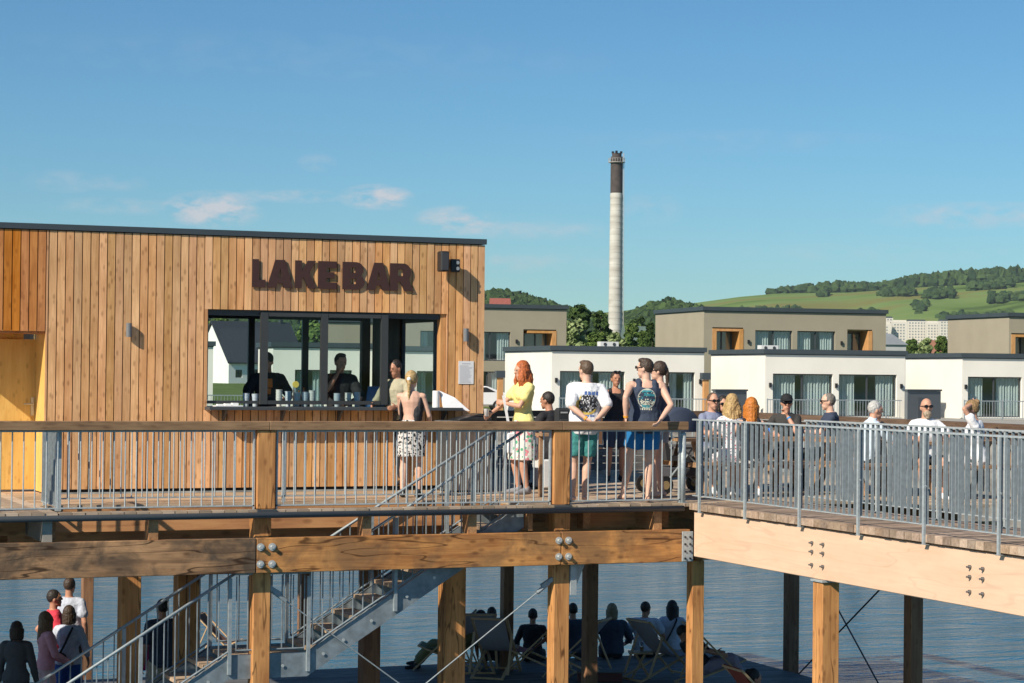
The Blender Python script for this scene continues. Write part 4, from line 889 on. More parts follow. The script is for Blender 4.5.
    for a, b in zip(ms, ms[1:]):
        q = MB(); f = .055; za, zb = Z0+.03, Z1-.03
        q.box(a-f*.9, a+f*.9, YW+.0, YW+.055, za, zb); q.box(b-f*.9, b+f*.9, YW+.001, YW+.054, za, zb) if b == ms[-1] else None
        q.box(a+f, b-f, YW+.002, YW+.052, za, za+.05); q.box(a+f, b-f, YW+.002, YW+.052, zb-.05, zb); s = q.build('sash', FR, t)
        MB().box(a+f, b-f, YW+.02, YW+.026, za+.05, zb-.05).build('pane', GL_BAR, s)
    MB().box(X0-.03, X1+.16, YW-.26, YW+.2, Z0-.045, Z0-.003).build('counter', DARK, t, bevel=.004)
    q = MB()
    for x in (7.3, 8.1, 8.9, 9.7, 10.4): q.prism([(x-.015, YW-.01, Z0-.05), (x-.015, YW-.2, Z0-.05), (x-.015, YW-.01, Z0-.22)], (.03, 0, 0))
    q.each('counter_bracket', DARK, t)
    MB().box(X0+.1, 10.3, YW+.21, YW+.6, Z0-.045, Z0-.005).build('inner_counter', plain('inner_counter', (.2, .2, .2), .4), t)
    MB().box(XP+.5, 10.6, YW+3.0, YW+3.6, .072, .95).build('back_bench', INT, t)
bar()

# ---- sign letters
def sign():
    t = thing('bar_sign', 'brown raised block letters reading LAKE BAR on the wooden wall', 'sign', (8.8, YW-.03, 2.9)); H = .375; Yf = YW-.032
    def arc(cx, cy, rx, ry, a0, a1, n=8): return [(cx+rx*math.cos(R(a0+(a1-a0)*i/n)), cy+ry*math.sin(R(a0+(a1-a0)*i/n))) for i in range(n+1)]
    S = .34
    G = {'L': (.62, [[(0, 0), (.62, 0), (.62, .27), (.31, .27), (.31, 1), (0, 1)]], []),
         'A': (.96, [[(0, 0), (.34, 0), (.39, .17), (.57, .17), (.62, 0), (.96, 0), (.66, 1), (.30, 1)]], [[(.41, .37), (.55, .37), (.48, .68)]]),
         'K': (.86, [[(0, 0), (.30, 0), (.30, .30), (.37, .40), (.58, 0), (.95, 0), (.62, .56), (.92, 1), (.56, 1), (.30, .62), (.30, 1), (0, 1)]], []),
         'E': (.68, [[(0, 0), (.68, 0), (.68, .24), (.31, .24), (.31, .39), (.60, .39), (.60, .61), (.31, .61), (.31, .76), (.68, .76), (.68, 1), (0, 1)]], []),
         'B': (.78, [[(0, 0), (.48, 0)]+arc(.50, .27, .28, .27, -80, 50, 6)+[(.66, .52)]+arc(.48, .74, .26, .26, -40, 90, 6)+[(0, 1)]], [[(.28, .20), (.47, .20), (.47, .40), (.28, .40)], [(.28, .61), (.45, .61), (.45, .80), (.28, .80)]]),
         'R': (.80, [[(0, 0), (.29, 0), (.29, .32), (.38, .32), (.53, 0), (.88, 0), (.70, .38)]+arc(.50, .68, .28, .32, -40, 90, 7)+[(0, 1)]], [[(.28, .54), (.48, .54), (.48, .78), (.28, .78)]])}
    px = {0: ('L', 251.5), 1: ('A', 266.5), 2: ('K', 294.5), 3: ('E', 317.5), 4: ('B', 342), 5: ('A', 366), 6: ('R', 389.5)}; wd = [13.5, 26, 21.5, 18.5, 22, 24, 23.5]
    for i, (ch, p) in px.items():
        a = on_y(p, 275, YW).x; b = on_y(p+wd[i], 275, YW).x; w, outs, holes = G[ch]; mx = max(q[0] for q in outs[0]); sx = (b-a)/mx
        cu = bpy.data.curves.new('letter', 'CURVE'); cu.dimensions = '2D'; cu.fill_mode = 'BOTH'; cu.extrude = .008
        for poly in outs+holes:
            sp = cu.splines.new('POLY'); sp.points.add(len(poly)-1); sp.use_cyclic_u = True
            for k, (x, y) in enumerate(poly): sp.points[k].co = (x*sx, y*H, 0, 1)
        o = bpy.data.objects.new('tmp', cu); COL.objects.link(o); o.rotation_euler = (math.pi/2, 0, 0); o.location = (a, Yf+.008, 2.735)
        bpy.context.view_layer.update(); dg = bpy.context.evaluated_depsgraph_get(); me = bpy.data.meshes.new_from_object(o.evaluated_get(dg)); me.transform(o.matrix_world); me.transform(Matrix.Translation(-V(t.location)))
        bpy.data.objects.remove(o); me.materials.clear(); me.materials.append(SIGNM); l = bpy.data.objects.new('letter', me); l.name = 'letter'; COL.objects.link(l); l.parent = t
    q = MB()
    for x in (7.75, 8.2, 8.5, 8.75, 9.2, 9.5, 9.8): q.box(x-.01, x+.01, YW-.0155, YW-.007, 2.85, 2.87)
    q.each('spacer', DARK, t)
sign()
# ---- fittings on the wall
for px, py, lab in ((129, 330, 'small grey wall light left of the serving window'), (466, 335, 'small grey wall light above the paper notice, right of the serving window')):
    p = on_y(px, py, YW-.06); t = thing('wall_lamp', lab, 'wall lamp', p, group='wall lights on the bar'); q = MB(); q.tube((p.x, p.y, p.z-.09), (p.x, p.y, p.z+.09), .038, n=14); q.build('shade', plain('lamp_grey', (.16, .17, .18), .5), t, smooth=False); MB().box(p.x-.02, p.x+.02, p.y+.03, p.y+.052, p.z-.03, p.z+.03).build('bracket', DARK, t)
p = on_y(443, 261.5, YW-.15); t = thing('loudspeaker', 'black outdoor loudspeaker on a bracket at the top right of the bar wall', 'loudspeaker', p); q = MB(); q.box(p.x-.06, p.x+.06, p.y-.09, p.y+.08, p.z-.14, p.z+.14); q.build('cabinet', BLACK, t, bevel=.015)
MB().box(p.x-.045, p.x+.045, p.y-.096, p.y-.0905, p.z-.12, p.z+.12).build('grille', plain('grille', (.05, .05, .055), .6), t); MB().box(p.x-.015, p.x+.015, p.y+.081, p.y+.142, p.z-.03, p.z+.03).build('bracket', DARK, t)
p = on_y(455, 265, YW-.12); t = thing('floodlight', 'black twin-headed floodlight beside the loudspeaker', 'floodlight', p); q = MB(); q.box(p.x-.08, p.x+.06, p.y-.05, p.y+.05, p.z-.10, p.z+.08); q.build('housing', BLACK, t, bevel=.012)
q = MB()
for dz in (-.05, .03): q.tube((p.x+.02, p.y-.052, p.z+dz), (p.x+.02, p.y-.06, p.z+dz), .025, n=12)
q.build('lens', plain('lens', (.3, .32, .34), .1), t); MB().bar((p.x-.02, p.y+.051, p.z), (p.x-.02, YW-.008, p.z), .04, .04).build('bracket', DARK, t)
t = thing('paper_notice', 'white printed paper notice pinned to the wood right of the window', 'notice', on_y(466, 373, YW-.01)); a = on_y(458.5, 361, YW-.01); b = on_y(473.5, 384, YW-.01)
MB().box(a.x, b.x, YW-.012, YW-.0085, b.z, a.z).build('sheet', plain('paper', (.8, .8, .8), .8), t); q = MB(); z = a.z-.03; rr_ = random.Random(2)
q.box(a.x+.05, b.x-.05, YW-.0135, YW-.0122, z-.012, z); z -= .03
while z > b.z+.02: q.box(a.x+.02, b.x-.02-rr_.uniform(0, .06), YW-.0135, YW-.0122, z-.004, z); z -= .0125
q.build('print', plain('ink', (.5, .5, .54), .8), t)

# ---- things on the counter
PLA = glass('clear_plastic', (.80, .84, .86), .22)
ZC = 1.14-.003
def cup(mb, x, y, z, r=.04, h=.12): mb.lathe([(r*.72, z), (r, z+h), (r*1.06, z+h+.002), (r*1.06, z+h+.008), (r*.94, z+h+.008), (r*.66, z+.004)], (x, y, 0), 14)
cups = [(184+.0, 'x')]
CG = 'plastic cups on the bar counter'
for k, (px, hgt, lab) in enumerate(((203, .13, 'left of two stacks of blueish cups at the left end of the sill'), (216, .12, 'right of two stacks of blueish cups at the left end of the sill'), (279, .20, 'tall stack of clear cups just right of the first window bar'), (288, .17, 'second stack of clear cups from the first window bar'), (297, .15, 'third stack of clear cups from the first window bar'),
                                  (305, .16, 'fourth stack of clear cups from the first window bar'), (312, .19, 'stack of clear cups below the yellow tap badge'), (337, .14, 'stack of clear cups just right of the middle window bar'), (348, .15, 'frosted cups in front of the seated-looking bartender'), (357, .16, 'stack of cups just left of the blue menu board'))):
    p = on_y(px if k > 1 else 246+k*9, 400, YW+.30); m = MB(); n = 4; hgt += .05
    for i in range(n): cup(m, p.x, p.y, ZC-.002+.0+i*(hgt-.1)/n, .044, .11)
    o = m.build('cup_stack', plain('frosted_cup', (.50, .58, .64), .3) if k in (0, 1, 3, 5, 7, 9) else plain('clear_cup', (.62, .64, .62), .25)); tag(o, lab, 'cups', CG)
p = on_y(316, 400, YW+.40); t = thing('beer_tap', 'beer tap with a round yellow badge behind the left sash', 'beer tap', (p.x-.3, p.y, ZC)); x0 = p.x-.3
MB().tube((x0, p.y, ZC), (x0, p.y, ZC+.26), .03, n=12).build('column', plain('chrome', (.6, .6, .6), .2, .9), t); MB().tube((x0, p.y-.02, ZC+.30), (x0, p.y-.035, ZC+.30), .045, n=18).build('badge', plain('badge_yellow', (.75, .6, .12), .4), t); MB().tube((x0, p.y, ZC+.26), (x0, p.y-.02, ZC+.30), .012, n=8).build('lever', BLACK, t)
for px, h, c, lab in ((318, .26, (.30, .10, .03), 'brown glass bottle with a red label beside the beer tap'), (323, .20, (.75, .72, .68), 'white bottle beside the brown bottle'), (313, .22, (.10, .06, .03), 'dark bottle behind the stacked cups')):
    p = on_y(px, 400, YW+.38); t = thing('bottle', lab, 'bottle', (p.x-.2, p.y, ZC), group='bottles by the tap', w=False); MB().lathe([(.03, 0), (.032, h*.6), (.013, h*.78), (.013, h)], n=12).build('glass_body', plain('bt'+str(px), c, .15), t, smooth=True); MB().lathe([(.033, h*.2), (.033, h*.5)], n=12).build('label', plain('btl'+str(px), (.6, .12, .06) if px == 318 else (.7, .65, .5), .6), t)
p = on_y(375, 397, YW+.3); t = thing('menu_board', 'blue leaning menu board behind the right sash', 'menu board', (p.x, p.y, ZC), w=False)
MB().prism([(-.14, 0, 0), (.17, 0, 0), (.20, .12, .28), (-.06, .12, .28)], (0, .012, 0)).build('panel', plain('menu_blue', (.05, .14, .30), .4), t); MB().bar((.05, .13, .2), (.05, .22, 0), .02, .01).build('stand_leg', BLACK, t)
p = on_y(436, 405, YW-.12); t = thing('paper_roll', 'white upright roll of paper towel at the right end of the counter', 'paper roll', (p.x, p.y, ZC), w=False)
MB().lathe([(.048, .0), (.05, .005), (.05, .225), (.046, .23), (.018, .23), (.018, .2)], n=20).build('roll', plain('tissue', (.82, .82, .80), .9), t); MB().tube((0, 0, .201), (0, 0, .235), .015, n=10).build('core', W_FURN, t)
t = thing('white_cloth', 'white cloth hanging off the right corner of the counter', 'cloth', (10.45, YW-.15, ZC)); a = on_y(440, 391, YW-.1); b = on_y(444, 408, YW-.2); c = on_y(470, 411, YW-.25)
MB().prism([a, b, c, (a+c)*.5+V((0, 0, .045))], (.0, .05, .01)).build('fabric', plain('cloth_white', (.8, .8, .82), .9, 0, .04, 10, .3), t)
p = on_y(228, 405, YW-.1); t = thing('serving_tray', 'white tray with folded napkins at the left end of the counter', 'tray', (p.x, p.y, ZC), w=False)
MB().box(-.19, .19, -.08, .08, .0, .018).build('tray', plain('tray_white', (.7, .7, .7), .5), t, bevel=.005); q = MB()
for i in range(3): q.box(-.15+i*.1, -.07+i*.1, -.05, .05, .019, .035+.008*i)
q.build('napkins', plain('tissue', (.82, .82, .80), .9), t)

# dark grey boarded counter right of the wall with folded black cloths
t = thing('boarded_counter', 'dark grey boarded counter standing against the right end of the bar wall', 'counter', (10.9, 27.4, 0)); q = MB(); x = 10.42
a0 = on_y(449, 460, 27.2).x; a1 = on_y(492, 460, 27.2).x; x = a0
while x < a1-.05: q.box(x, x+.095, 27.2, 27.22, .03, .93); x += .1
q.build('front_boards', wood('grey_boards', (.16, .135, .12), (.09, .075, .065), 'z', var=.2), t); MB().box(a0+.01, a1-.02, 27.225, 27.75, .02, .92).build('carcass', DARK, t); MB().box(a0-.02, a1, 27.17, 27.8, .935, .965).build('top', W_DOCK, t)
t = thing('folded_covers', 'pile of folded black covers lying on the dark counter beside the bar', 'covers', ((a0+a1)/2, 27.5, .966)); cm = plain('black_sheet', (.02, .022, .026), .35, 0, .2, 10, .3)
q = MB(); q.prism([(a0+.15, 27.25, .967), (a1+.0, 27.25, .967), (a1+.02, 27.25, 1.01), (a0+.35, 27.25, 1.03), (a0+.18, 27.25, .99)], (0, .4, .0)); q.build('sheet', cm, t, bevel=.01); q = MB(); q.prism([(a0+.35, 27.27, 1.033), (a1-.05, 27.27, 1.013), (a1-.1, 27.27, 1.06), (a0+.5, 27.27, 1.07)], (0, .35, .0)); q.build('sheet', cm, t, bevel=.01)
# ================================================================== PEOPLE
def remesh_build(mb, name, mat, parent, voxel=.009, smooth=2, rough_bump=0, seed=0):
    me = mb.mesh('tmp'); bm = bmesh.new(); bm.from_mesh(me); bmesh.ops.recalc_face_normals(bm, faces=bm.faces); bm.to_mesh(me); bm.free()
    o = bpy.data.objects.new('tmp', me); COL.objects.link(o)
    r = o.modifiers.new('r', 'REMESH'); r.mode = 'VOXEL'; r.voxel_size = voxel; r.use_smooth_shade = True
    if smooth: s = o.modifiers.new('s', 'SMOOTH'); s.factor = .5; s.iterations = smooth
    if rough_bump:
        tx = bpy.data.textures.get('fold%d' % seed) or bpy.data.textures.new('fold%d' % seed, 'CLOUDS'); tx.noise_scale = .022 if seed == 3 else .07; d = o.modifiers.new('d', 'DISPLACE'); d.texture = tx; d.strength = rough_bump; d.mid_level = .5
    bpy.context.view_layer.update(); dg = bpy.context.evaluated_depsgraph_get(); e = o.evaluated_get(dg); m2 = bpy.data.meshes.new_from_object(e)
    bpy.data.objects.remove(o); bpy.data.meshes.remove(me); m2.materials.clear(); m2.materials.append(mat); m2.name = name
    for p in m2.polygons: p.use_smooth = True
    q = bpy.data.objects.new(name, m2); COL.objects.link(q); q.parent = parent; return q
def ik(a, b, l1, l2, hint):
    a = V(a); b = V(b); d = b-a; L = d.length; mx = (l1+l2)*.998
    if L > mx: b = a+d*(mx/L); d = b-a; L = mx
    u = d/L; x = (l1*l1-l2*l2+L*L)/(2*L); h = math.sqrt(max(0, l1*l1-x*x)); w = V(hint); w = (w-u*w.dot(u))
    if w.length < 1e-4: w = V((0, 1, 0))
    return a+u*x+w.normalized()*h, b
SKINS = {}
def skin(c):
    n = 'skin_%.2f' % c[0]; return plain(n, c, .55, 0, .05, 12)
SK = (.56, .30, .20); SKT = (.46, .22, .135); SKP = (.66, .40, .29); SKR = (.56, .25, .18)
def hairmat(n, c): return plain('hair_'+n, c, .6, 0, .35, 45, .5)
def cloth(n, c, rough=.85): return plain('cloth_'+n, c, rough, 0, .06, 25, .15)
def patterned(name, base, spots, scale=18, thr=.42):
    if name in MATS: return MATS[name]
    m, t, b = newmat(name); b.inputs['Roughness'].default_value = .85; tcn = N(t, 'ShaderNodeTexCoord'); cur = None
    for i, c in enumerate(spots):
        nz = N(t, 'ShaderNodeTexVoronoi'); nz.inputs['Scale'].default_value = scale*(1+.23*i); nz.feature = 'F1'; ad = N(t, 'ShaderNodeVectorMath', operation='ADD'); ad.inputs[1].default_value = (i*3.1, i*1.7, i)
        t.links.new(tcn.outputs['Object'], ad.inputs[0]); t.links.new(ad.outputs[0], nz.inputs['Vector'])
        lt = N(t, 'ShaderNodeMath', operation='LESS_THAN'); lt.inputs[1].default_value = thr; t.links.new(nz.outputs['Distance'], lt.inputs[0])
        mx = N(t, 'ShaderNodeMix', data_type='RGBA'); t.links.new(lt.outputs[0], mx.inputs[0])
        if cur is None: mx.inputs[6].default_value = (*base, 1)
        else: t.links.new(cur, mx.inputs[6])
        mx.inputs[7].default_value = (*c, 1); cur = mx.outputs[2]
    t.links.new(cur, b.inputs['Base Color']); MATS[name] = m; return m
def person(label, pos, face, H=1.75, sex='m', skinc=SK, pelvis=None, lean=0, side=0, turn=0, head=(0, 0), lh=None, rh=None, le=None, re=None, lf=None, rf=None, lk=None, rk=None,
           wear=(), hair=None, sit=None, voxel=.0095, group=None, glasses=None, props=None, build=1.0, faceparts=True, ground=0.0, yaw_pelvis=0):
    """local frame: +y forward, +x the person's right; lengths for a 1.75 m body, scaled by H/1.75"""
    k = H/1.75; fem = sex == 'f'
    az = TH+R(face)         # compass heading
    root = thing('person', label, 'person', (pos[0], pos[1], pos[2] if len(pos) > 2 else 0), -az, group, w=False)
    pz = (sit+.10) if sit is not None else (.93 if pelvis is None else pelvis)
    P = V((0, 0, pz)); ml = Matrix.Rotation(-R(lean), 3, 'X') @ Matrix.Rotation(R(side), 3, 'Y')
    U = ml @ V((0, 0, 1)); SX = ml @ V((1, 0, 0)); FY = ml @ V((0, 1, 0)); tw = Matrix.Rotation(-R(turn), 3, U)
    SXt = tw @ SX; FYt = tw @ FY
    w = build*(.93 if fem else 1.0)
    hipw = .175*build*(1.02 if fem else .93); waistw = .135*w*(.92 if fem else 1.08); chw = .165*w; shw = .178*w
    def ring(h, rx, ry, f=0, mixv=0.0):
        a = SX.lerp(SXt, mixv).normalized(); b = FY.lerp(FYt, mixv).normalized(); return (P+U*h+b*f, a*rx, b*ry)
    def torso(inf=0.0, h0=-.09, h1=.57):
        T = [(-.09, hipw*.75, .095, -.01), (-.02, hipw, .115, -.012), (.06, hipw*.97, .112, -.005), (.15, waistw*1.08, .10, .0), (.22, waistw, .095*build, .004), (.32, chw*.98, .115 if not fem else .105, .008), (.40, chw*1.08, .122, .008), (.47, shw*.98, .108, .0), (.515, shw*.78, .085, -.008), (.55, .085, .065, -.012), (.575, .055, .055, -.01)]
        rs = []
        for h, a, b, f in T:
            if h < h0-1e-6 or h > h1+1e-6: continue
            rs.append(ring(h, a+inf, b+inf, f, min(1, max(0, (h-.05)/.35))))
        return rs
    Sh = {s: P+U*.475+SXt*(s*(.175*w))-FYt*.005 for s in (-1, 1)}
    Hp = {s: P+SX*(s*.088)-U*.02 for s in (-1, 1)}
    la, lfo, lth, lsh = .285, .255, .428, .410
    hd = {-1: lh, 1: rh}; eh = {-1: le, 1: re}; ft = {-1: lf, 1: rf}; kh = {-1: lk, 1: rk}; El = {}; Wr = {}; Kn = {}; An = {}
    for s in (-1, 1):
        t = hd[s] if hd[s] is not None else (s*.24, .06, pz-.02); hint = eh[s] if eh[s] is not None else (s*.5, -.8, -.1)
        El[s], Wr[s] = ik(Sh[s], t, la, lfo, hint)
        if ft[s] is None: t = (s*.11, .0, .085) if sit is None else (s*.13, .42, .085)
        else: t = ft[s]
        Kn[s], An[s] = ik(Hp[s], t, lth, lsh, kh[s] if kh[s] is not None else ((s*.1, 1, 0) if sit is None else (s*.15, 1, 1.2)))
    # head frame
    Nk = P+U*.56-FYt*.008; hm = Matrix.Rotation(-R(head[0]), 3, V((0, 0, 1))) ; fy = (hm @ V((FYt.x, FYt.y, FYt.z*.3))).normalized(); ux = V((0, 0, 1)); sx = fy.cross(ux).normalized()
    pm = Matrix.Rotation(R(head[1]), 3, sx); fy = pm @ fy; hu = sx.cross(fy).normalized()
    HC = Nk+U*.055+hu*.085+fy*.025
    def fing(mb, s):
        d = (Wr[s]-El[s]).normalized(); pn = V((-s, 0, 0)); pn = (pn-d*pn.dot(d));
        if pn.length < .2: pn = V((0, 0, -1))-d*V((0, 0, -1)).dot(d)
        pn = pn.normalized(); ac = d.cross(pn).normalized(); c = Wr[s]+d*.045
        mb.ball(c, ac*.042, pn*.016, d*.055, 10, 6)
        for i, (o, L) in enumerate(((-.030, .062), (-.010, .072), (.011, .068), (.031, .052))):
            b0 = Wr[s]+d*.085+ac*o; b1 = b0+(d*.9+pn*.3).normalized()*L*.55; b2 = b1+(d*.6+pn*.8).normalized()*L*.5
            mb.cap(b0, b1, .0088, .008, 7); mb.cap(b1, b2, .008, .007, 7)
        sg = -1 if (ac.dot(FY)+ac.z*.3) < 0 else 1
        t0 = Wr[s]+d*.03+ac*(sg*.03); t1 = t0+(d*.5+ac*sg*.7+pn*.3).normalized()*.04; mb.cap(t0, t1, .011, .009, 7); mb.cap(t1, t1+(d*.8+pn*.4).normalized()*.03, .009, .008, 7)
    # body
    B = MB(); B.loft(torso())
    if fem and not any(g[0] == 'nobust' for g in wear):
        for s in (-1, 1): B.ball(P+U*.36+FYt*.085+SXt*(s*.068), SXt*.06, FYt*.05, U*.055)
    B.cap(P+U*.50-FYt*.012, HC-hu*.05-fy*.02, .058 if not fem else .048, .052 if not fem else .045)
    B.ball(HC+hu*.012, sx*.075, fy*.094, hu*.105, 16, 12); B.ball(HC-hu*.062+fy*.028, sx*.055, fy*.062, hu*.052, 12, 8)
    B.ball(HC-hu*.105+fy*.06, sx*.026, fy*.022, hu*.02, 8, 6)
    B.cap(HC+fy*.086+hu*.012, HC+fy*.104-hu*.022, .008, .0125, 8)
    B.ball(HC+fy*.080-hu*.06, sx*.022, fy*.012, hu*.013, 8, 6)
    for s in (-1, 1): B.ball(HC+sx*(s*.077)-fy*.008-hu*.01, sx*.01, fy*.018, hu*.03, 8, 6); B.ball(HC+fy*.083+sx*(s*.03)+hu*.028, sx*.025, fy*.012, hu*.008, 8, 5)
    ma = .85 if fem else 1.0
    for s in (-1, 1):
        B.cap(Sh[s]-SXt*(s*.02), Sh[s], .062*ma*build, .056*ma*build); B.cap(Sh[s], El[s], .050*ma*build, .037*ma); B.cap(El[s], El[s].lerp(Wr[s], .35), .037*ma, .040*ma); B.cap(El[s].lerp(Wr[s], .35), Wr[s], .040*ma, .025*ma); fing(B, s)
        B.cap(Hp[s], Hp[s].lerp(Kn[s], .35), .085*build, .082*build); B.cap(Hp[s].lerp(Kn[s], .35), Kn[s], .080*build, .052); B.cap(Kn[s], Kn[s].lerp(An[s], .3), .050, .056); B.cap(Kn[s].lerp(An[s], .3), An[s], .055, .033)
        sh_ = (An[s]-Kn[s]).normalized(); fd = V((0, 1, 0)) if abs(sh_.z) > .45 else V((0, .35, .93)); fd = Matrix.Rotation(-R(yaw_pelvis), 3, 'Z') @ (fd+V((s*.22, 0, 0))).normalized()
        dn = V((0, 0, -1)) if abs(sh_.z) > .45 else sh_
        B.cap(An[s]+dn*.04-fd*.04, An[s]+dn*.045+fd*.06, .034, .036, 10); B.cap(An[s]+dn*.045+fd*.05, An[s]+dn*.058+fd*.15, .036, .022, 10)
        An[(s, 'f')] = (fd, dn)
    def sc(mb): mb.v = [p*k for p in mb.v]; return mb
    remesh_build(sc(B), 'body', skin(skinc), root, voxel*k, 2)
    def leg(mb, inf, t0, t1, s, inf2=None):
        inf2 = inf if inf2 is None else inf2
        def pt(t): return Hp[s].lerp(Kn[s], t) if t <= 1 else Kn[s].lerp(An[s], t-1)
        def rd(t):
            tab = [(0, .085), (.35, .082), (1, .053), (1.3, .056), (2, .035)]
            for (a, ra), (b, rb2) in zip(tab, tab[1:]):
                if t <= b: return (ra+(rb2-ra)*(t-a)/(b-a))*build
            return .035
        n = 5; ts = [t0+(t1-t0)*i/n for i in range(n+1)]; rings = []
        pts = sorted(set([t0, t1]+[x for x in (1.0,) if t0 < x < t1]))
        for a, b in zip(pts, pts[1:]):
            d = (pt(b)-pt(a)).normalized(); u = V((0, 1, 0)) if abs(d.y) < .9 else V((0, 0, 1)); x_ = d.cross(u).normalized(); y_ = d.cross(x_).normalized()
            rs = []
            for i in range(5):
                t = a+(b-a)*i/4; r = rd(t)+inf+(inf2-inf)*(t-t0)/(t1-t0); rs.append((pt(t), x_*r, y_*r))
            mb.loft(rs, 14)
            if b == 1.0: mb.ball(pt(b), x_*(rd(b)+inf), y_*(rd(b)+inf), d*(rd(b)+inf))
    for g in wear:
        typ, mat = g[0], g[1]; o = g[2] if len(g) > 2 else {}
        M = MB(); nm = o.get('name', typ)
        if typ in ('tshirt', 'shirt', 'tank', 'dress_top', 'bodice'):
            inf = o.get('inf', .016); h0 = o.get('h0', -.02); h1 = {'tank': .50, 'bodice': o.get('h1', .42)}.get(typ, .55)
            rs = torso(inf, h0, h1); 
            if typ in ('tshirt', 'shirt') and not fem: rs = [(c, a*1.0, b*(1.0+.06*(i < 3))) for i, (c, a, b) in enumerate(rs)]
            if o.get('backless'):
                rs = torso(inf, h0, .16); M.ball(P+U*.30+FYt*.055, SXt*.172*w, FYt*.088, U*.22, 18, 12); M.ball(P+U*.22+SXt*(.10*w), SXt*.07, FYt*.118, U*.17, 12, 8); M.ball(P+U*.34+SXt*(.145*w), SXt*.035, FYt*.10, U*.16, 12, 8); M.ball(P+U*.28-SXt*(.150*w), SXt*.022, FYt*.10, U*.18, 12, 8)
            M.loft(rs, 18)
            if fem:
                for s in (-1, 1): M.ball(P+U*.36+FYt*.088+SXt*(s*.068), SXt*(.062+inf*.6), FYt*(.05+inf*.6), U*(.055+inf*.6))
            if typ in ('tshirt', 'shirt'):
                sl = o.get('sleeve', .55 if typ == 'tshirt' else 1.95)
                for s in (-1, 1):
                    ia = min(inf, .017); M.cap(Sh[s]-SXt*(s*.04)+U*.0, Sh[s]-U*.005, (.060+ia)*build, (.055+ia)*build)
                    e = Sh[s].lerp(El[s], min(1, sl)); M.cap(Sh[s], e, (.052+ia)*build, (.045+ia+(.014 if sl < 1 else -.004))*build)
                    if sl > 1: M.cap(El[s], El[s].lerp(Wr[s], sl-1), .042+ia, .028+ia)
            if typ in ('tank', 'bodice') and not o.get('strapless'):
                for s in (-1, 1):
                    xx = SXt*(s*(.10 if typ == 'tank' else .075)); r_ = (.026 if fem else .042) if typ == 'tank' else .010
                    M.cap(P+U*.45+xx+FYt*.10, P+U*.535+xx*.92+FYt*.035, r_, r_, 8); M.cap(P+U*.535+xx*.92+FYt*.035, P+U*.52+xx*.92-FYt*.06, r_, r_, 8)
                    if not o.get('lowback'): M.cap(P+U*.52+xx*.92-FYt*.06, P+U*.42+xx-FYt*.085, r_, r_, 8)
            if o.get('collar'): M.cap(P+U*.555-FYt*.02, P+U*.575-FYt*.01, .066, .062)
            q = remesh_build(sc(M), nm, mat, root, voxel*k, 1, .020, 1)
        elif typ in ('shorts', 'trousers'):
            inf = o.get('inf', .022 if typ == 'shorts' else .014); t1 = o.get('t1', .72 if typ == 'shorts' else 1.93); M.loft(torso(inf*.7, -.09, o.get('waist', .06)), 16)
            for s in (-1, 1): leg(M, inf, .0, t1, s, inf+(.010 if typ == 'shorts' else .008)); M.cap(Hp[s]-U*.0, Hp[s].lerp(Kn[s], .12), .09*build+inf*.6, .088*build+inf*.6)
            q = remesh_build(sc(M), nm, mat, root, voxel*k, 1, .020, 2)
        elif typ == 'skirt':
            inf = .02; L = o.get('len', .42); hem = o.get('hem', .24); top = o.get('top', .12)
            if sit is None:
                rs = [ring(top, waistw*1.1+.012, .115, 0)]; rs.append(ring(-.02, hipw+.025, .145)); n = 6
                for i in range(1, n+1): t = i/n; c = P-V((0, 0, 1))*(L*t)-V((0, 0, .02)); rs.append((c, V((1, 0, 0))*(hipw+.025+(hem-hipw-.025)*t), V((0, 1, 0))*(.145+(hem*.8-.145)*t)))
                M.loft(rs, 20)
            else:
                M.loft(torso(.015, -.09, .10), 16)
                mid0 = (Hp[-1]+Hp[1])/2; mid1 = (Kn[-1]+Kn[1])/2; d = (mid1-mid0).normalized(); M.loft([(mid0, V((.19, 0, 0)), V((0, .02, .11))), (mid1, V((.21, 0, 0)), V((0, .02, .10)))], 16)
            q = remesh_build(sc(M), nm, mat, root, voxel*k, 1, .014, 2)
        elif typ == 'shoes':
            for s in (-1, 1):
                fd, dn = An[(s, 'f')]; M = MB(); M.cap(An[s]+dn*.045-fd*.045, An[s]+dn*.05+fd*.08, .040, .042, 10); M.cap(An[s]+dn*.05+fd*.07, An[s]+dn*.06+fd*.165, .042, .028, 10); M.cap(An[s]+dn*.0-fd*.01, An[s]+dn*.04, .042, .044, 10)
                remesh_build(sc(M), 'shoe', mat, root, voxel*k, 1)
        elif typ == 'cap':
            M.ball(HC+hu*.045-fy*.005, sx*.088, fy*.104, hu*.088, 16, 10); M.ball(HC+hu*.052+fy*.11, sx*.07, fy*.075, (hu*.012), 12, 6); remesh_build(sc(M), 'cap', mat, root, .006*k, 1)
        elif typ == 'strap':
            a, b = o['pts'] if 'pts' in o else (P+U*.50+SXt*.08, P+U*.10-SXt*.18)
            M.path([P+U*.545+SXt*.075+FYt*.0, P+U*.50+SXt*.09-FYt*.125, P+U*.40+SXt*.05-FYt*.155, P+U*.25-SXt*.02-FYt*.155, P+U*.10-SXt*.10-FYt*.15], .016, 6); sc(M).build('strap', mat, root)
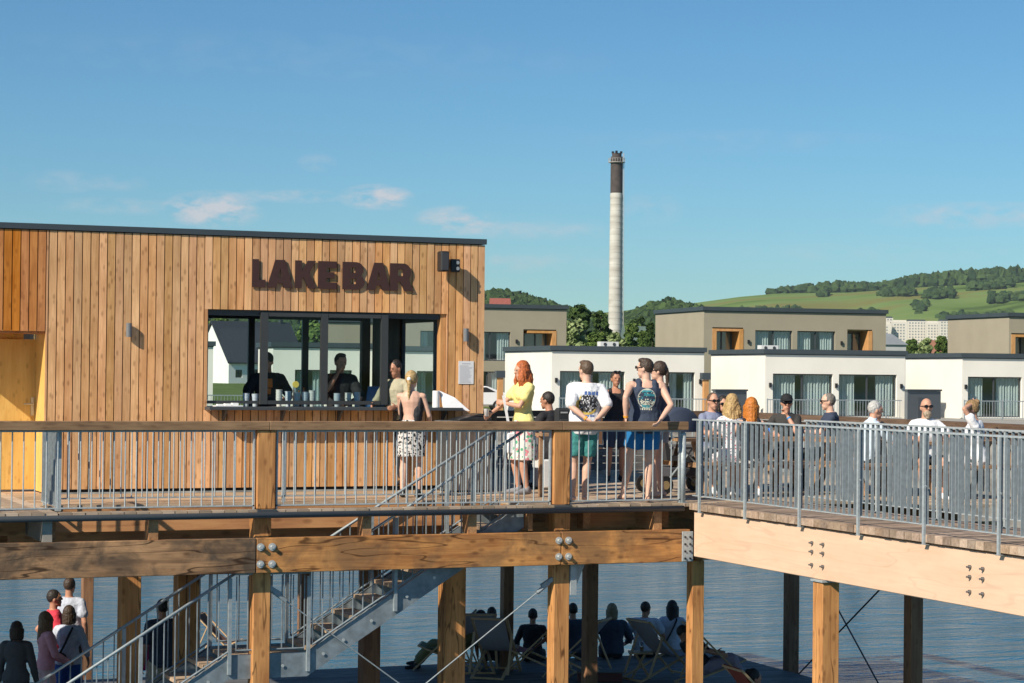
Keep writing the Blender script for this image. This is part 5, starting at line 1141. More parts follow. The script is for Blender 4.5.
    # hair
    if hair:
        style, hm_ = hair; M = MB(); vx = .007
        if style == 'short': M.ball(HC+hu*.032-fy*.017, sx*.083, fy*.096, hu*.101, 16, 12)
        elif style == 'crop': M.ball(HC+hu*.026-fy*.018, sx*.0805, fy*.092, hu*.099, 16, 12)
        elif style == 'quiff': M.ball(HC+hu*.030-fy*.018, sx*.083, fy*.096, hu*.100, 16, 12); M.ball(HC+hu*.10+fy*.03, sx*.06, fy*.06, hu*.03, 12, 8)
        elif style == 'bald': M.ball(HC-hu*.035-fy*.045, sx*.0775, fy*.05, hu*.03, 12, 8)
        else:
            M.ball(HC+hu*.034-fy*.020, sx*.090, fy*.100, hu*.106, 16, 12)
            if style in ('long', 'wavy', 'curly'):
                rr_ = random.Random(hash(label) % 1000 if False else len(label)); L = {'long': .34, 'wavy': .26, 'curly': .24}[style]
                for i in range(15):
                    a = -2.3+4.6*i/14; b0 = HC+hu*.0+sx*(.078*math.sin(a))-fy*(.082*math.cos(a)+.01); p = b0; r0 = .030 if style != 'long' else .037
                    for j in range(4):
                        wv = .016*math.sin(j*2.2+i*1.3) if style != 'long' else .004*math.sin(i+j); dd = V((0, 0, -L/4)); out_ = (sx*math.sin(a)-fy*math.cos(a))
                        nx = p+dd+out_*(wv+(.012 if j < 2 and style != 'long' else .0)) + ((-FYt)*.004); M.cap(p, nx, r0, r0*.9 if j < 3 else .012, 8); p = nx; r0 *= .95
            elif style == 'ponytail':
                p = HC+hu*.02-fy*.105; M.ball(p, sx*.03, fy*.03, hu*.03)
                for j in range(4): q_ = p-V((0, 0, .07))-FYt*(.012 if j < 1 else .0); M.cap(p, q_, .03-.003*j, .03-.006*j, 8); p = q_
            elif style == 'bun': M.ball(HC+hu*.09-fy*.095, sx*.042, fy*.04, hu*.042)
            elif style == 'bob':
                for i in range(13):
                    a = -2.1+4.2*i/12; b0 = HC+sx*(.078*math.sin(a))-fy*(.08*math.cos(a)+.01); M.cap(b0, b0-V((0, 0, .12)), .03, .022, 8)
        remesh_build(sc(M), 'hair', hm_, root, vx*k, 1, .014 if style in ('wavy', 'curly', 'bob') else .010, 3)
    if faceparts:
        E = MB()
        for s in (-1, 1): E.ball(HC+fy*.088+sx*(s*.030)+hu*.012, sx*.012, fy*.006, hu*.006, 8, 5)
        sc(E).each('eye', plain('eye_dark', (.05, .035, .03), .3), root)
        M = MB(); M.ball(HC+fy*.0885-hu*.058, sx*.021, fy*.006, hu*.005, 8, 5); sc(M).build('mouth', plain('lips', (.42, .17, .14), .5), root)
    if glasses:
        G = MB(); up_ = .10 if glasses == 'up' else 0.0; fo = -.02 if glasses == 'up' else 0
        for s in (-1, 1):
            c = HC+fy*(.104+fo)+sx*(s*.033)+hu*(.013+up_); G.ball(c, sx*.029, fy*.008, hu*.021, 10, 6); G.cap(HC+fy*(.098+fo)+sx*(s*.062)+hu*(.018+up_), HC+sx*(s*.083)-fy*.0+hu*(.012+up_), .0045, .004, 6)
        G.cap(HC+fy*(.108+fo)-sx*.01+hu*(.02+up_), HC+fy*(.108+fo)+sx*.01+hu*(.02+up_), .004, .004, 6); sc(G).build('sunglasses', plain('lens_black', (.01, .01, .012), .12), root, smooth=True)
    J = dict(root=root, k=k, P=P, U=U, SX=SXt, FY=FYt, HC=HC, fy=fy, sx=sx, hu=hu, Wr=Wr, El=El, Sh=Sh, Kn=Kn, An=An, Hp=Hp)
    return J
def wristband(J, s, col, t=.93, w=.012):
    a = J['El'][s].lerp(J['Wr'][s], t)*J['k']; d = (J['Wr'][s]-J['El'][s]).normalized(); MB().tube(a-d*w, a+d*w, .031*J['k'], n=12).build('wristband', plain('band_'+str(col[0]), col, .5), J['root'])
def decal(J, cloth_name, cells, back=True, off=.004, res=44, w=.30, h=.36, h0=.12):
    """printed motif following the shirt's surface. cells(u,v)->material or None, u,v in 0..1"""
    root = J['root']; sh = [c for c in bpy.data.objects if c.parent == root and c.name.split('.')[0] == cloth_name][0]
    bvh = BVHTree.FromPolygons([v.co for v in sh.data.vertices], [tuple(p.vertices) for p in sh.data.polygons]); k = J['k']
    dirn = J['FY'] if back else -J['FY']; nx_ = res; ny_ = int(res*h/w); G = {}
    for i in range(nx_+1):
        for j in range(ny_+1):
            u = i/nx_; v = j/ny_; o = (J['P']+J['U']*(h0+h*v)+J['SX']*((u-.5)*w))*k-dirn*.5
            hit = bvh.ray_cast(o, dirn)
            if hit[0] is not None: G[i, j] = hit[0]-dirn*off
    mats = {}
    for i in range(nx_):
        for j in range(ny_):
            m = cells((i+.5)/nx_, (j+.5)/ny_)
            if m is None or not all((a, b) in G for a, b in ((i, j), (i+1, j), (i+1, j+1), (i, j+1))): continue
            mats.setdefault(m, []).append((i, j))
    for m, cs in mats.items():
        vs = []; fs = []
        for i, j in cs: n = len(vs); vs += [G[i, j], G[i+1, j], G[i+1, j+1], G[i, j+1]]; fs.append((n, n+1, n+2, n+3))
        me = bpy.data.meshes.new('print'); me.from_pydata([tuple(p) for p in vs], [], fs); me.materials.append(m); o = bpy.data.objects.new('print', me); COL.objects.link(o); o.parent = sh
# ================================================================== THE CROWD ON THE BOARDWALK
HB = hairmat('brown', (.048, .028, .017)); HD = hairmat('dark', (.022, .016, .013)); HBL = hairmat('blonde', (.42, .28, .12)); HRD = hairmat('ginger', (.40, .10, .022)); HOR = hairmat('orange', (.50, .16, .02)); HGR = hairmat('grey', (.45, .44, .42)); HLB = hairmat('light_brown', (.095, .058, .034))
CW = cloth('white', (.78, .78, .80)); CB = cloth('black', (.018, .018, .022)); CN = cloth('navy', (.035, .05, .085)); CY = cloth('yellow', (.80, .70, .26)); CT = cloth('turquoise', (.05, .25, .24)); CBL = cloth('bright_blue', (.01, .16, .40)); CLB = cloth('light_blue', (.55, .64, .72)); CGB = cloth('grey_blue', (.22, .25, .36))
CDG = cloth('dark_grey', (.035, .036, .038)); CR = cloth('red', (.65, .04, .07)); CP = cloth('pink', (.78, .36, .40)); CPL = cloth('pale_pink', (.75, .50, .50)); CCR = cloth('cream', (.62, .52, .34)); CWB = cloth('blouse', (.50, .53, .62)); CBT = cloth('royal_blue', (.01, .07, .30)); CGY = cloth('grey', (.25, .25, .27)); CBE = cloth('beige', (.45, .38, .28)); COL_ = cloth('olive', (.16, .15, .06))
FLB = patterned('black_white_floral', (.62, .58, .55), [(.02, .02, .02), (.03, .03, .03)], 22, .36)
FLG = patterned('tropical_floral', (.66, .66, .60), [(.08, .36, .20), (.65, .22, .26)], 13, .33)
FLW = patterned('white_floral', (.72, .70, .72), [(.45, .12, .16), (.12, .14, .2)], 24, .27)
def up(px, d, z=0.0): return at_d(px, d, z)
def wz(J, s): return J['root'].matrix_basis @ (J['Wr'][s]*J['k'])
GS = 'people standing at the boardwalk railing'
# woman at the counter
J = person('woman with a blonde ponytail, black backless top and floral skirt, at the counter', up(412, 27.9), 6, 1.63, 'f', SKP, head=(12, 4), rh=(.24, .24, 1.0), lh=(-.12, .36, 1.04), le=(-.45, -.5, -.8), re=(.35, -.6, -.5),
           wear=[('bodice', CB, {'backless': 1, 'strapless': 1, 'inf': .010}), ('skirt', FLB, {'len': .34, 'hem': .20, 'top': .15}), ('shoes', CB)], hair=('ponytail', HBL), faceparts=False)
c = J['HC']*J['k']-J['fy']*.11; MB().ball(c+V((0, 0, .02)), (.028, 0, 0), (0, .02, 0), (0, 0, .028), 10, 6).build('hair_tie', CW, J['root'], smooth=True)
# red-haired woman
J = person('red-haired woman in a yellow t-shirt and floral skirt, holding out a cup', up(524, 28.9), -118, 1.78, 'f', SK, head=(6, -6), lh=(.06, .26, 1.20), rh=(.16, .40, 1.06), le=(-.9, -.4, -.3), re=(.5, -.6, -.4),
           wear=[('tshirt', CY, {'sleeve': .5, 'inf': .014, 'h0': -.09}), ('skirt', FLG, {'len': .46, 'hem': .24, 'top': .06}), ('shoes', CGY)], hair=('curly', HRD))
wristband(J, -1, (.8, .35, .03)); rt = J['root']
p = wz(J, 1); t = thing('paper_cup', 'white paper cup held out by the red-haired woman', 'cup', p+V((-.07, -.02, 0)), w=False); MB().lathe([(.028, -.04), (.036, .06), (.038, .062)], n=12).build('cup', plain('paper', (.8, .8, .8), .8), t, smooth=True); MB().tube((0, 0, .0625), (0, 0, .068), .038, n=12).build('lid', DARK, t)
p = wz(J, -1); q = V((p.x+.16, p.y-.10, .66)); t = thing('tote_bag', 'white cloth bag hanging from the red-haired woman on a long white strap', 'bag', q)
mb = MB(); mb.bar(p+V((-.02, -.03, .10)), V((p.x+.03, p.y-.08, .98)), .035, .008, (0, 1, 0)); mb.bar(V((p.x+.03, p.y-.08, .98)), V((p.x+.14, p.y-.10, .82)), .035, .008, (0, 1, 0)); mb.build('strap', CW, t); mb = MB(); mb.prism([(q.x-.15, q.y, .55), (q.x+.15, q.y, .53), (q.x+.16, q.y, .84), (q.x-.13, q.y, .82)], (0, .05, 0)); mb.build('bag', CW, t, bevel=.012)
# seated man in black behind her
J = person('dark-haired man in a black shirt sitting in the shade behind the red-haired woman', up(556, 30.2), -50, 1.75, 'm', SKT, sit=.45, lean=12, head=(-15, 4), lh=(-.2, .42, .72), rh=(.25, .40, .75), wear=[('tshirt', CB, {'sleeve': .8}), ('trousers', CB), ('shoes', CB)], hair=('short', HD))
t = thing('stool', 'low white cube seat under the man in black', 'stool', up(552, 30.2)); p = up(552, 30.2); MB().box(p.x-.2, p.x+.2, p.y-.2, p.y+.2, .02, .42).build('seat', plain('white_plastic', (.7, .7, .7), .5), t, bevel=.02); MB().box(p.x-.18, p.x+.18, p.y-.18, p.y+.18, .003, .019).build('foot', DARK, t)
p = up(563, 28.4); t = thing('backpack', 'black upright backpack on the high narrow table beside the white t-shirt man', 'backpack', p); MB().box(p.x-.10, p.x+.10, p.y-.06, p.y+.06, .84, 1.17).build('bag', cloth('pack', (.02, .022, .025)), t, bevel=.03); MB().box(p.x-.07, p.x+.07, p.y-.085, p.y-.061, .88, 1.02).build('pocket', CDG, t, bevel=.01); MB().box(p.x-.05, p.x+.05, p.y-.067, p.y-.061, 1.10, 1.12).build('badge', plain('badge_grey', (.4, .4, .4), .5), t)
t2 = thing('ledge_table', 'narrow high timber table behind the railing beside the white t-shirt man', 'table', p); MB().box(p.x-.35, p.x+.25, p.y-.14, p.y+.14, .80, .838).build('table_top', W_FURN, t2)
for dx in (-.3, .2): MB().box(p.x+dx-.025, p.x+dx+.025, p.y-.025, p.y+.025, .003, .799).build('leg', W_FURN, t2)
# man in the white printed t-shirt
J = person('man in a loose printed white t-shirt and turquoise shorts, leaning on the rail', up(585, 27.35), -8, 1.79, 'm', SKP, head=(-32, 0), lh=(-.02, -.30, 1.03), rh=(.10, -.33, 1.03), le=(-1, -.15, -.2), re=(1, -.1, -.2), lean=-3, side=2,
           wear=[('tshirt', CW, {'sleeve': .80, 'inf': .034, 'h0': -.09}), ('shorts', CT, {'t1': .80})], hair=('quiff', HLB), group=GS, lf=(-.14, .0, .085), rf=(.02, .05, .085), build=1.03)
wristband(J, -1, (.8, .40, .02)); inkb = plain('ink_black', (.03, .03, .035), .8); inkbl = plain('ink_blue', (.08, .16, .42), .8); inky = plain('ink_yellow', (.65, .48, .10), .8); inkw = plain('ink_white', (.55, .55, .55), .8)
def tee(u, v):
    rr = random.Random(int(u*22)*131+int(v*22)*7)
    if .80 < v < .93 and .36 < u < .92: return inkbl if (int(u*26) % 4 != 0 and not (v > .9 and int(u*26) % 3 == 0)) else None
    if .10 < v < .15 and .3 < u < .8: return inkbl if int(u*30) % 3 else None
    r = math.hypot((u-.52)/.44, (v-.50)/.34)
    if r < 1 and (u > .18):
        if v < .34 and r > .80 or (u < .26 and r > .82): return inky
        return inkb if rr.random() < .66 else (inkw if rr.random() < .4 else None)
    if r < 1.12 and u < .6 and v < .62: return inky
    return None
decal(J, 'tshirt', tee, w=.32, h=.38, h0=.10)
# man in the navy tank top
J = person('man in a navy tank top with a round print and bright blue shorts', up(645, 27.35), -4, 1.825, 'm', SKP, head=(-62, 0), lh=(-.25, -.20, 1.03), rh=(.16, -.32, 1.02), le=(-.35, -1, 0), re=(1, -.1, -.1), lean=-2, side=2,
           wear=[('tank', CN, {'inf': .024, 'h0': -.09}), ('shorts', CBL, {'t1': .60})], hair=('quiff', HB), glasses=True, group=GS, lf=(-.24, .12, .085), rf=(.05, -.02, .085), build=1.1)
wristband(J, -1, (.8, .40, .02)); it = plain('ink_teal', (.04, .25, .30), .8); ic = plain('ink_cream', (.55, .55, .45), .8)
def surf(u, v):
    r = math.hypot((u-.5)/.46, (v-.5)/.44); rr = random.Random(int(u*20)*31+int(v*24)*7)
    if v < .07 and .2 < u < .8: return ic if int(u*26) % 3 else None
    if r > 1 : return None
    if r > .93: return ic
    if v > .78: return ic if v > .86 else it
    if .60 < v < .70: return it if u > .35 else None
    if v < .22: return it if rr.random() < .8 else ic
    if .26 < v < .40: return ic if rr.random() < .55 else None
    return it if rr.random() < .12 else (ic if rr.random() < .14 else None)
decal(J, 'tank', surf, w=.24, h=.28, h0=.20)
# woman beside him
J = person('brown-haired woman in sunglasses and a dark sleeveless top beside the tank-top man', up(660, 28.4), -62, 1.79, 'f', SKP, head=(-20, 0), lh=(-.2, .12, 1.02), rh=(.2, .2, 1.05), wear=[('tank', CN, {'inf': .014}), ('shorts', CGY, {'t1': .45})], hair=('ponytail', HB), glasses=True, group=GS)
# woman facing camera
J = person('short-haired woman in a black vest with sunglasses pushed up, facing the railing', up(616, 32.6), 172, 1.66, 'f', SKT, head=(-6, 0), lh=(-.12, .30, 1.02), rh=(.28, .2, .95), wear=[('tank', CB, {'inf': .014}), ('shorts', CN, {'t1': .9}), ('shoes', CB)], hair=('short', HB), glasses='up')
# passers-by beyond, low between the others
J = person('person in an olive top and dark trousers, mostly hidden behind the white t-shirt man', up(603, 32.5), 20, 1.62, 'm', SKT, wear=[('tshirt', COL_), ('shorts', CT, {'t1': 1.0}), ('shoes', CB)], hair=('short', HD), faceparts=False) if False else None
# stroller
def stroller():
    c = up(681, 29.6); t = thing('stroller', 'dark baby stroller with a rounded navy hood, parked beside the woman with sunglasses', 'stroller', c, -TH-R(60), w=False)
    q = MB(); rs = []
    for i in range(9):
        a = R(-12+i*22); 
        rs.append(a)
    vs = []; n = 10
    for i in range(n+1):
        a = math.pi*i/n
        for x in (-.24, -.2, 0, .2, .24): e = .97 if abs(x) > .22 else 1; vs.append((x, -.12+.34*e*math.cos(a), .84+.34*e*math.sin(a)*(1 if abs(x) < .22 else .9)))
    fs = [(i*5+j, (i+1)*5+j, (i+1)*5+j+1, i*5+j+1) for i in range(n) for j in range(4)]
    for s in (0, 4): fs.append(tuple(i*5+s for i in range(n+1)))
    q.add(vs, fs).build('hood', CN, t, smooth=True)
    q = MB(); q.prism([(-.2, .1, .42), (-.2, -.35, .46), (-.2, -.42, .86), (-.2, -.38, .86), (-.2, -.28, .52), (-.2, .12, .50)], (.4, 0, 0)); q.build('seat', CDG, t)
    q = MB()
    for s in (-.24, .24): q.tube((s, .42, .12), (s, -.55, 1.02), .013, n=6); q.tube((s, -.42, .12), (s, .05, .62), .013, n=6)
    q.tube((-.24, -.55, 1.02), (.24, -.55, 1.02), .016, n=6); q.build('frame', GALVD, t)
    for s in (-.27, .27):
        for y in (.42, -.42): w = MB(); w.tube((s-.02, y, .125), (s+.02, y, .125), .12, n=18); w_ = w.build('wheel', BLACK, t); MB().tube((s-.023, y, .125), (s+.023, y, .125), .06, n=10).build('hub', plain('hub_tan', (.35, .25, .12), .5), w_)
    MB().box(-.18, .18, -.3, .2, .22, .36).build('basket', plain('basket', (.05, .05, .06), .8), t, bevel=.02)
stroller()

# ---- seated groups
def seated(label, px, ytop, d, face, H=1.75, sex='m', sk=SK, **kw):
    k = H/1.75; top = zat(px, ytop, d); kw.setdefault('build', .88); return person(label, up(px, d), face, H, sex, sk, sit=top/k-.92-.0, **kw)
TR = [('trousers', CDG), ('shoes', CB)]
seated('sunburnt man in a grey-blue t-shirt and blue sunglasses, seated nearest the railing corner', 711, 392.5, 30.6, 150, 1.76, 'm', SKR, head=(10, 0), lean=5, lh=(-.15, .42, .80), rh=(.15, .42, .80), wear=[('tshirt', CGB), ('shorts', CGY, {'t1': .9}), ('shoes', CW)], hair=('crop', HLB), glasses=True)
seated('dark-haired person half hidden between the sunburnt man and the blonde woman', 723.5, 396.5, 31.2, 175, 1.70, 'f', SK, wear=[('tshirt', CB)]+TR, hair=('bob', HD), glasses=True, lh=(-.15, .4, .82), rh=(.15, .4, .82))
seated('woman with wavy blonde hair in a white flowered dress, sitting with her back turned', 733.5, 394.5, 28.6, -12, 1.74, 'f', SKP, head=(12, 0), lean=4, lh=(-.2, .4, .80), rh=(.2, .4, .80), wear=[('tshirt', FLW, {'sleeve': .35}), ('skirt', FLW), ('shoes', CW)], hair=('wavy', HBL), faceparts=False)
seated('woman with long straight orange hair sitting with her back to the railing', 752, 398, 28.4, 4, 1.68, 'f', SKP, lean=2, lh=(-.2, .4, .78), rh=(.2, .4, .78), wear=[('tank', CB), ('skirt', FLB), ('shoes', CW)], hair=('long', HOR), faceparts=False)
J = seated('man in a black cap, sunglasses and black t-shirt with a hand at his mouth', 786.5, 393.5, 31.0, 182, 1.80, 'm', SKR, head=(0, -4), lean=8, lh=(-.02, .17, 1.03-.03), rh=(.22, .38, .76), le=(-.5, .5, -1), wear=[('tshirt', cloth('faded_black', (.04, .038, .036)), {'sleeve': .7}), ('shorts', CB, {'t1': .9}), ('shoes', CW), ('cap', cloth('cap_black', (.012, .012, .014)))], hair=('crop', HD), glasses=True); wristband(J, -1, (.02, .25, .6))
seated('man with cropped grey hair and a dark t-shirt in profile, facing left', 833, 393, 31.0, -88, 1.80, 'm', SKP, lean=4, lh=(-.15, .42, .8), rh=(.15, .42, .8), wear=[('tshirt', CN)]+TR, hair=('crop', hairmat('salt', (.17, .15, .13))), glasses=True)
seated('white-haired man in a pale blue shirt, turned away to the right', 866, 400, 29.2, 62, 1.76, 'm', SKR, head=(18, 4), lean=14, lh=(-.15, .42, .8), rh=(.15, .42, .8), wear=[('shirt', CLB, {'sleeve': .8, 'collar': 1})]+TR, hair=('short', HGR), faceparts=True)
J = seated('person with sunglasses holding a phone to the face, just behind the white-haired man', 877.5, 403, 30.4, -150, 1.70, 'm', SKR, head=(20, 4), lean=5, lh=(-.10, .21, .97), rh=(.15, .42, .8), le=(-.7, .3, -1), wear=[('tshirt', CB)]+TR, hair=('short', HD), glasses=True)
J = seated('bald man with a grey-blond beard and sunglasses in a white t-shirt, facing the camera', 926.5, 398, 29.0, 178, 1.80, 'm', SKR, head=(-4, 0), lh=(-.2, .4, .78), rh=(.2, .4, .78), wear=[('tshirt', CW, {'inf': .02}), ('shorts', CB, {'t1': .9}), ('shoes', CW)], hair=None, glasses=True)
b = MB(); k = J['k']; HC = J['HC']; b.ball((HC-J['hu']*.085+J['fy']*.045)*k, J['sx']*.062, J['fy']*.062, J['hu']*.055, 14, 10); b.ball((HC-J['hu']*.125+J['fy']*.06)*k, J['sx']*.035, J['fy']*.04, J['hu']*.035, 12, 8); remesh_build(b, 'beard', hairmat('beard', (.34, .26, .18)), J['root'], .007, 1, .008, 3)
J = seated('woman in a white top with one hand resting on her tied-back hair', 979, 400.5, 28.9, -80, 1.74, 'f', SKR, head=(-4, -8), lean=6, lh=(.0, .06, 1.29), rh=(.1, .42, .8), le=(-.9, .9, .4), wear=[('tshirt', CW, {'sleeve': .5}), ('skirt', FLB), ('shoes', CB)], hair=('bun', hairmat('dark_blonde', (.26, .16, .07))))
# ---- tables and benches they sit at
def picnic(lab, c, rz):
    t = thing('picnic_table', lab, 'table', c, rz, 'wooden picnic tables', w=False); L = 1.9
    q = MB()
    for i in range(5): y = -.36+i*.15; q.box(-L/2, L/2, y, y+.135, .72, .76)
    q.build('table_top', W_FURN, t)
    for s in (-1, 1):
        q = MB()
        for i in range(2): y = s*.72-.14+i*.145; q.box(-L/2, L/2, y, y+.135, .42, .455)
        q.build('bench_seat', W_FURN, t)
        q = MB(); q.bar((s*.7, -.62, .02), (s*.7, -.2, .719), .07, .045, (1, 0, 0)); q.bar((s*.7, .62, .02), (s*.7, .2, .719), .07, .045, (1, 0, 0)); q.bar((s*.7+.05, -.85, .39), (s*.7+.05, .85, .39), .04, .055); q.build('leg_frame', W_FURN, t)
    return t
picnic('picnic table between the sunburnt man and the woman with orange hair', up(733, 29.7), 0)
t1 = [o for o in bpy.data.objects if o.name == 'picnic_table'][0]
copy_tree(t1, up(800, 30.2), 0, 'picnic table in front of the man in the black cap'); copy_tree(t1, up(880, 29.9), .1, 'picnic table beside the white-haired man'); copy_tree(t1, up(955, 29.4), 0, 'picnic table between the bald man and the woman with a hand on her head')
for px, d, c, lab in ((771, 29.8, (.02, .12, .5), 'blue drink can on the picnic table left of the man in the black cap'), (762, 30.0, (.7, .35, .08), 'orange plastic cup of beer beside the blue can')):
    p = up(px, d, .762); t = thing('drink', lab, 'drink', p, w=False, group=None); MB().lathe([(.03, 0), (.034, .01), (.034, .12), (.028, .135)], n=14).build('can', plain('drink'+str(px), c, .3), t, smooth=True); MB().tube((0, 0, .1352), (0, 0, .138), .026, n=12).build('lid', GALV, t)

# ---- inside the bar
FI = .07
J = person('bartender in a black cap and black t-shirt with an orange front, behind the left sash', at_d(268, 29.7, FI), 168, 1.80, 'm', SKT, head=(20, -8), lh=(-.2, .28, 1.12), rh=(.22, .3, 1.1), wear=[('tshirt', CB, {'sleeve': .7}), ('trousers', CB), ('shoes', CB), ('cap', cloth('cap_black', (.012, .012, .014)))], hair=('short', HD))
Jq = J; orange = plain('ink_orange', (.75, .20, .03), .7); decal(J, 'tshirt', lambda u, v: orange if ((.3 < u < .7 and .62 < v < .92) or (.36 < u < .64 and .4 < v < .6) or .08 < v < .2) else None, back=False, w=.26, h=.40, h0=.10)
J = person('dark-haired bartender in a black t-shirt with a hand at his chin, behind the middle sash', at_d(340, 29.9, FI), 185, 1.80, 'm', SKT, head=(-30, -6), lh=(-.2, .3, 1.1), rh=(.0, .17, 1.47), re=(.6, .3, -1), wear=[('tshirt', CB, {'sleeve': .8}), ('trousers', CB), ('shoes', CB)], hair=('quiff', HD))
J = person('person in a sand-coloured shirt inside the bar, half hidden by the woman at the counter', at_d(397, 29.6, FI), -150, 1.72, 'm', SKT, head=(10, -10), lh=(-.2, .3, 1.1), rh=(.2, .3, 1.1), wear=[('tshirt', cloth('sand', (.42, .38, .26)), {'sleeve': 1.2}), ('trousers', CB), ('shoes', CB)], hair=('short', HD))

# ================================================================== LOWER DECK
def low(px, d): return at_d(px+2.6, d, DZ)
GL = 'people standing at the left of the lower deck'
person('person with tied-back brown hair in a dark grey long-sleeved top at the far lower left', low(18, 28.6), 4, 1.60, 'f', SKT, lh=(-.28, .1, .86), rh=(.28, .1, .86), wear=[('shirt', cloth('charcoal', (.09, .09, .095)), {'inf': .022, 'h0': -.09}), ('trousers', CB), ('shoes', CB)], hair=('bob', HB), group=GL, faceparts=False, build=1.05)
person('man in a red t-shirt and cream trousers with a hand on his hip', low(55, 30.8), 68, 1.80, 'm', SKT, head=(6, 6), lh=(-.17, -.02, 1.0), le=(-.2, -1, -.1), rh=(.2, .2, .95), wear=[('tshirt', CR, {'h0': -.09}), ('trousers', CCR), ('shoes', CB)], hair=('short', HD), group=GL)
person('woman with long brown hair in a pink top and pale pink trousers', low(47.5, 29.6), 58, 1.62, 'f', SKT, head=(0, 8), lh=(-.10, .26, 1.02), rh=(.15, .28, 1.02), wear=[('shirt', CP, {'h0': -.05}), ('trousers', CPL), ('shoes', CW)], hair=('long', hairmat('chestnut', (.20, .115, .055))), group=GL)
J = person('woman in a pale blouse and royal blue trousers with a black crossbody bag', low(70, 30.0), 8, 1.66, 'f', SKT, lh=(-.22, .16, 1.0), rh=(.26, .12, .95), wear=[('shirt', CWB, {'inf': .03, 'sleeve': 1.5}), ('trousers', CBT, {'inf': .03}), ('shoes', CB), ('strap', CB)], hair=('bob', HB), group=GL, faceparts=False)
k = J['k']; p = (J['P']+J['U']*.10-J['SX']*.10-J['FY']*.165)*k; b = MB(); b.ball(p, V((.12, 0, 0)), V((0, .04, 0)), V((0, 0, .065)), 14, 8); t_ = b.v; o = b.build('belt_bag', CB, J['root'], smooth=True)
person('dark-haired man in a pale shirt standing behind the woman with the crossbody bag', low(70, 32.1), 12, 1.85, 'm', SKT, wear=[('tshirt', CWB, {'inf': .024}), ('trousers', CB), ('shoes', CB)], hair=('short', HB), group=GL, faceparts=False)
J = person('man in a dark navy t-shirt and beige shorts standing behind the stair railing', low(163, 29.8), -32, 1.80, 'm', SKT, head=(-10, 8), lh=(-.25, .05, .88), rh=(.25, .05, .86), wear=[('tshirt', CN, {'inf': .024, 'h0': -.09, 'sleeve': .7}), ('shorts', CBE), ('shoes', CB)], hair=('crop', HD), group=GL)
p = low(146, 30.2); t = thing('pink_bag', 'bright pink bag carried beside the man in navy on the lower deck', 'bag', V((p.x, p.y, DZ+.75))); MB().box(p.x-.11, p.x+.11, p.y-.05, p.y+.05, DZ+.75, DZ+1.12).build('bag', cloth('magenta', (.50, .02, .17)), t, bevel=.03); MB().path([(p.x-.07, p.y, DZ+1.12), (p.x-.02, p.y, DZ+1.3), (p.x+.05, p.y, DZ+1.3), (p.x+.08, p.y, DZ+1.12)], .01).build('handle', CB, t)
# people on the edge of the deck
GE = 'people sitting on the edge of the lower deck'
EDG = dict(lf=(-.12, .42, -.28), rf=(.12, .42, -.28), faceparts=False, group=GE)
def edge(lab, px, yt, face, H, sex, wear, hair, **kw):
    d = None
    for dd in [36+.05*i for i in range(60)]:
        p = low(px, dd)
        if p.y <= 34.12: d = dd
    p = low(px, d); k = H/1.75; top = zat(px, yt, d)-DZ; return person(lab, p, face, H, sex, SKT, sit=max(.0, top/k-.92), wear=wear, hair=hair, **{**EDG, **kw})
edge('person in black with dark hair sitting at the deck edge left of the front post', 533, 608.5, 6, 1.70, 'm', [('shirt', CB), ('trousers', CB), ('shoes', CB)], ('short', HD), lh=(-.3, .3, .2), rh=(.3, .3, .2))
edge('dark-haired person in navy at the deck edge just right of the front post', 573, 603, 0, 1.75, 'm', [('tshirt', CN), ('trousers', CB), ('shoes', CB)], ('short', HD), lh=(-.3, .3, .2), rh=(.3, .3, .2))
edge('blond person in a loose dark navy top sitting on the deck edge', 612, 603.5, 0, 1.78, 'm', [('shirt', CN, {'inf': .035}), ('trousers', CB), ('shoes', CB)], ('bob', hairmat('dull_blond', (.25, .19, .11))), lh=(-.28, .3, .25), rh=(.28, .3, .25), build=1.1)
edge('man in a white t-shirt sitting on the deck edge, head turned right', 645, 601.5, 4, 1.80, 'm', [('tshirt', CWB, {'inf': .025}), ('shorts', CB), ('shoes', CB)], ('short', HB), head=(35, 0), lh=(-.28, .3, .25), rh=(.28, .3, .25), build=1.08)
edge('long-haired woman in a pale top with a dark strap, sitting on the deck edge', 672, 600.5, 8, 1.76, 'f', [('tshirt', CWB), ('trousers', CB), ('shoes', CB), ('strap', CB)], ('long', HD), head=(25, 0), lh=(-.28, .3, .25), rh=(.28, .3, .25))
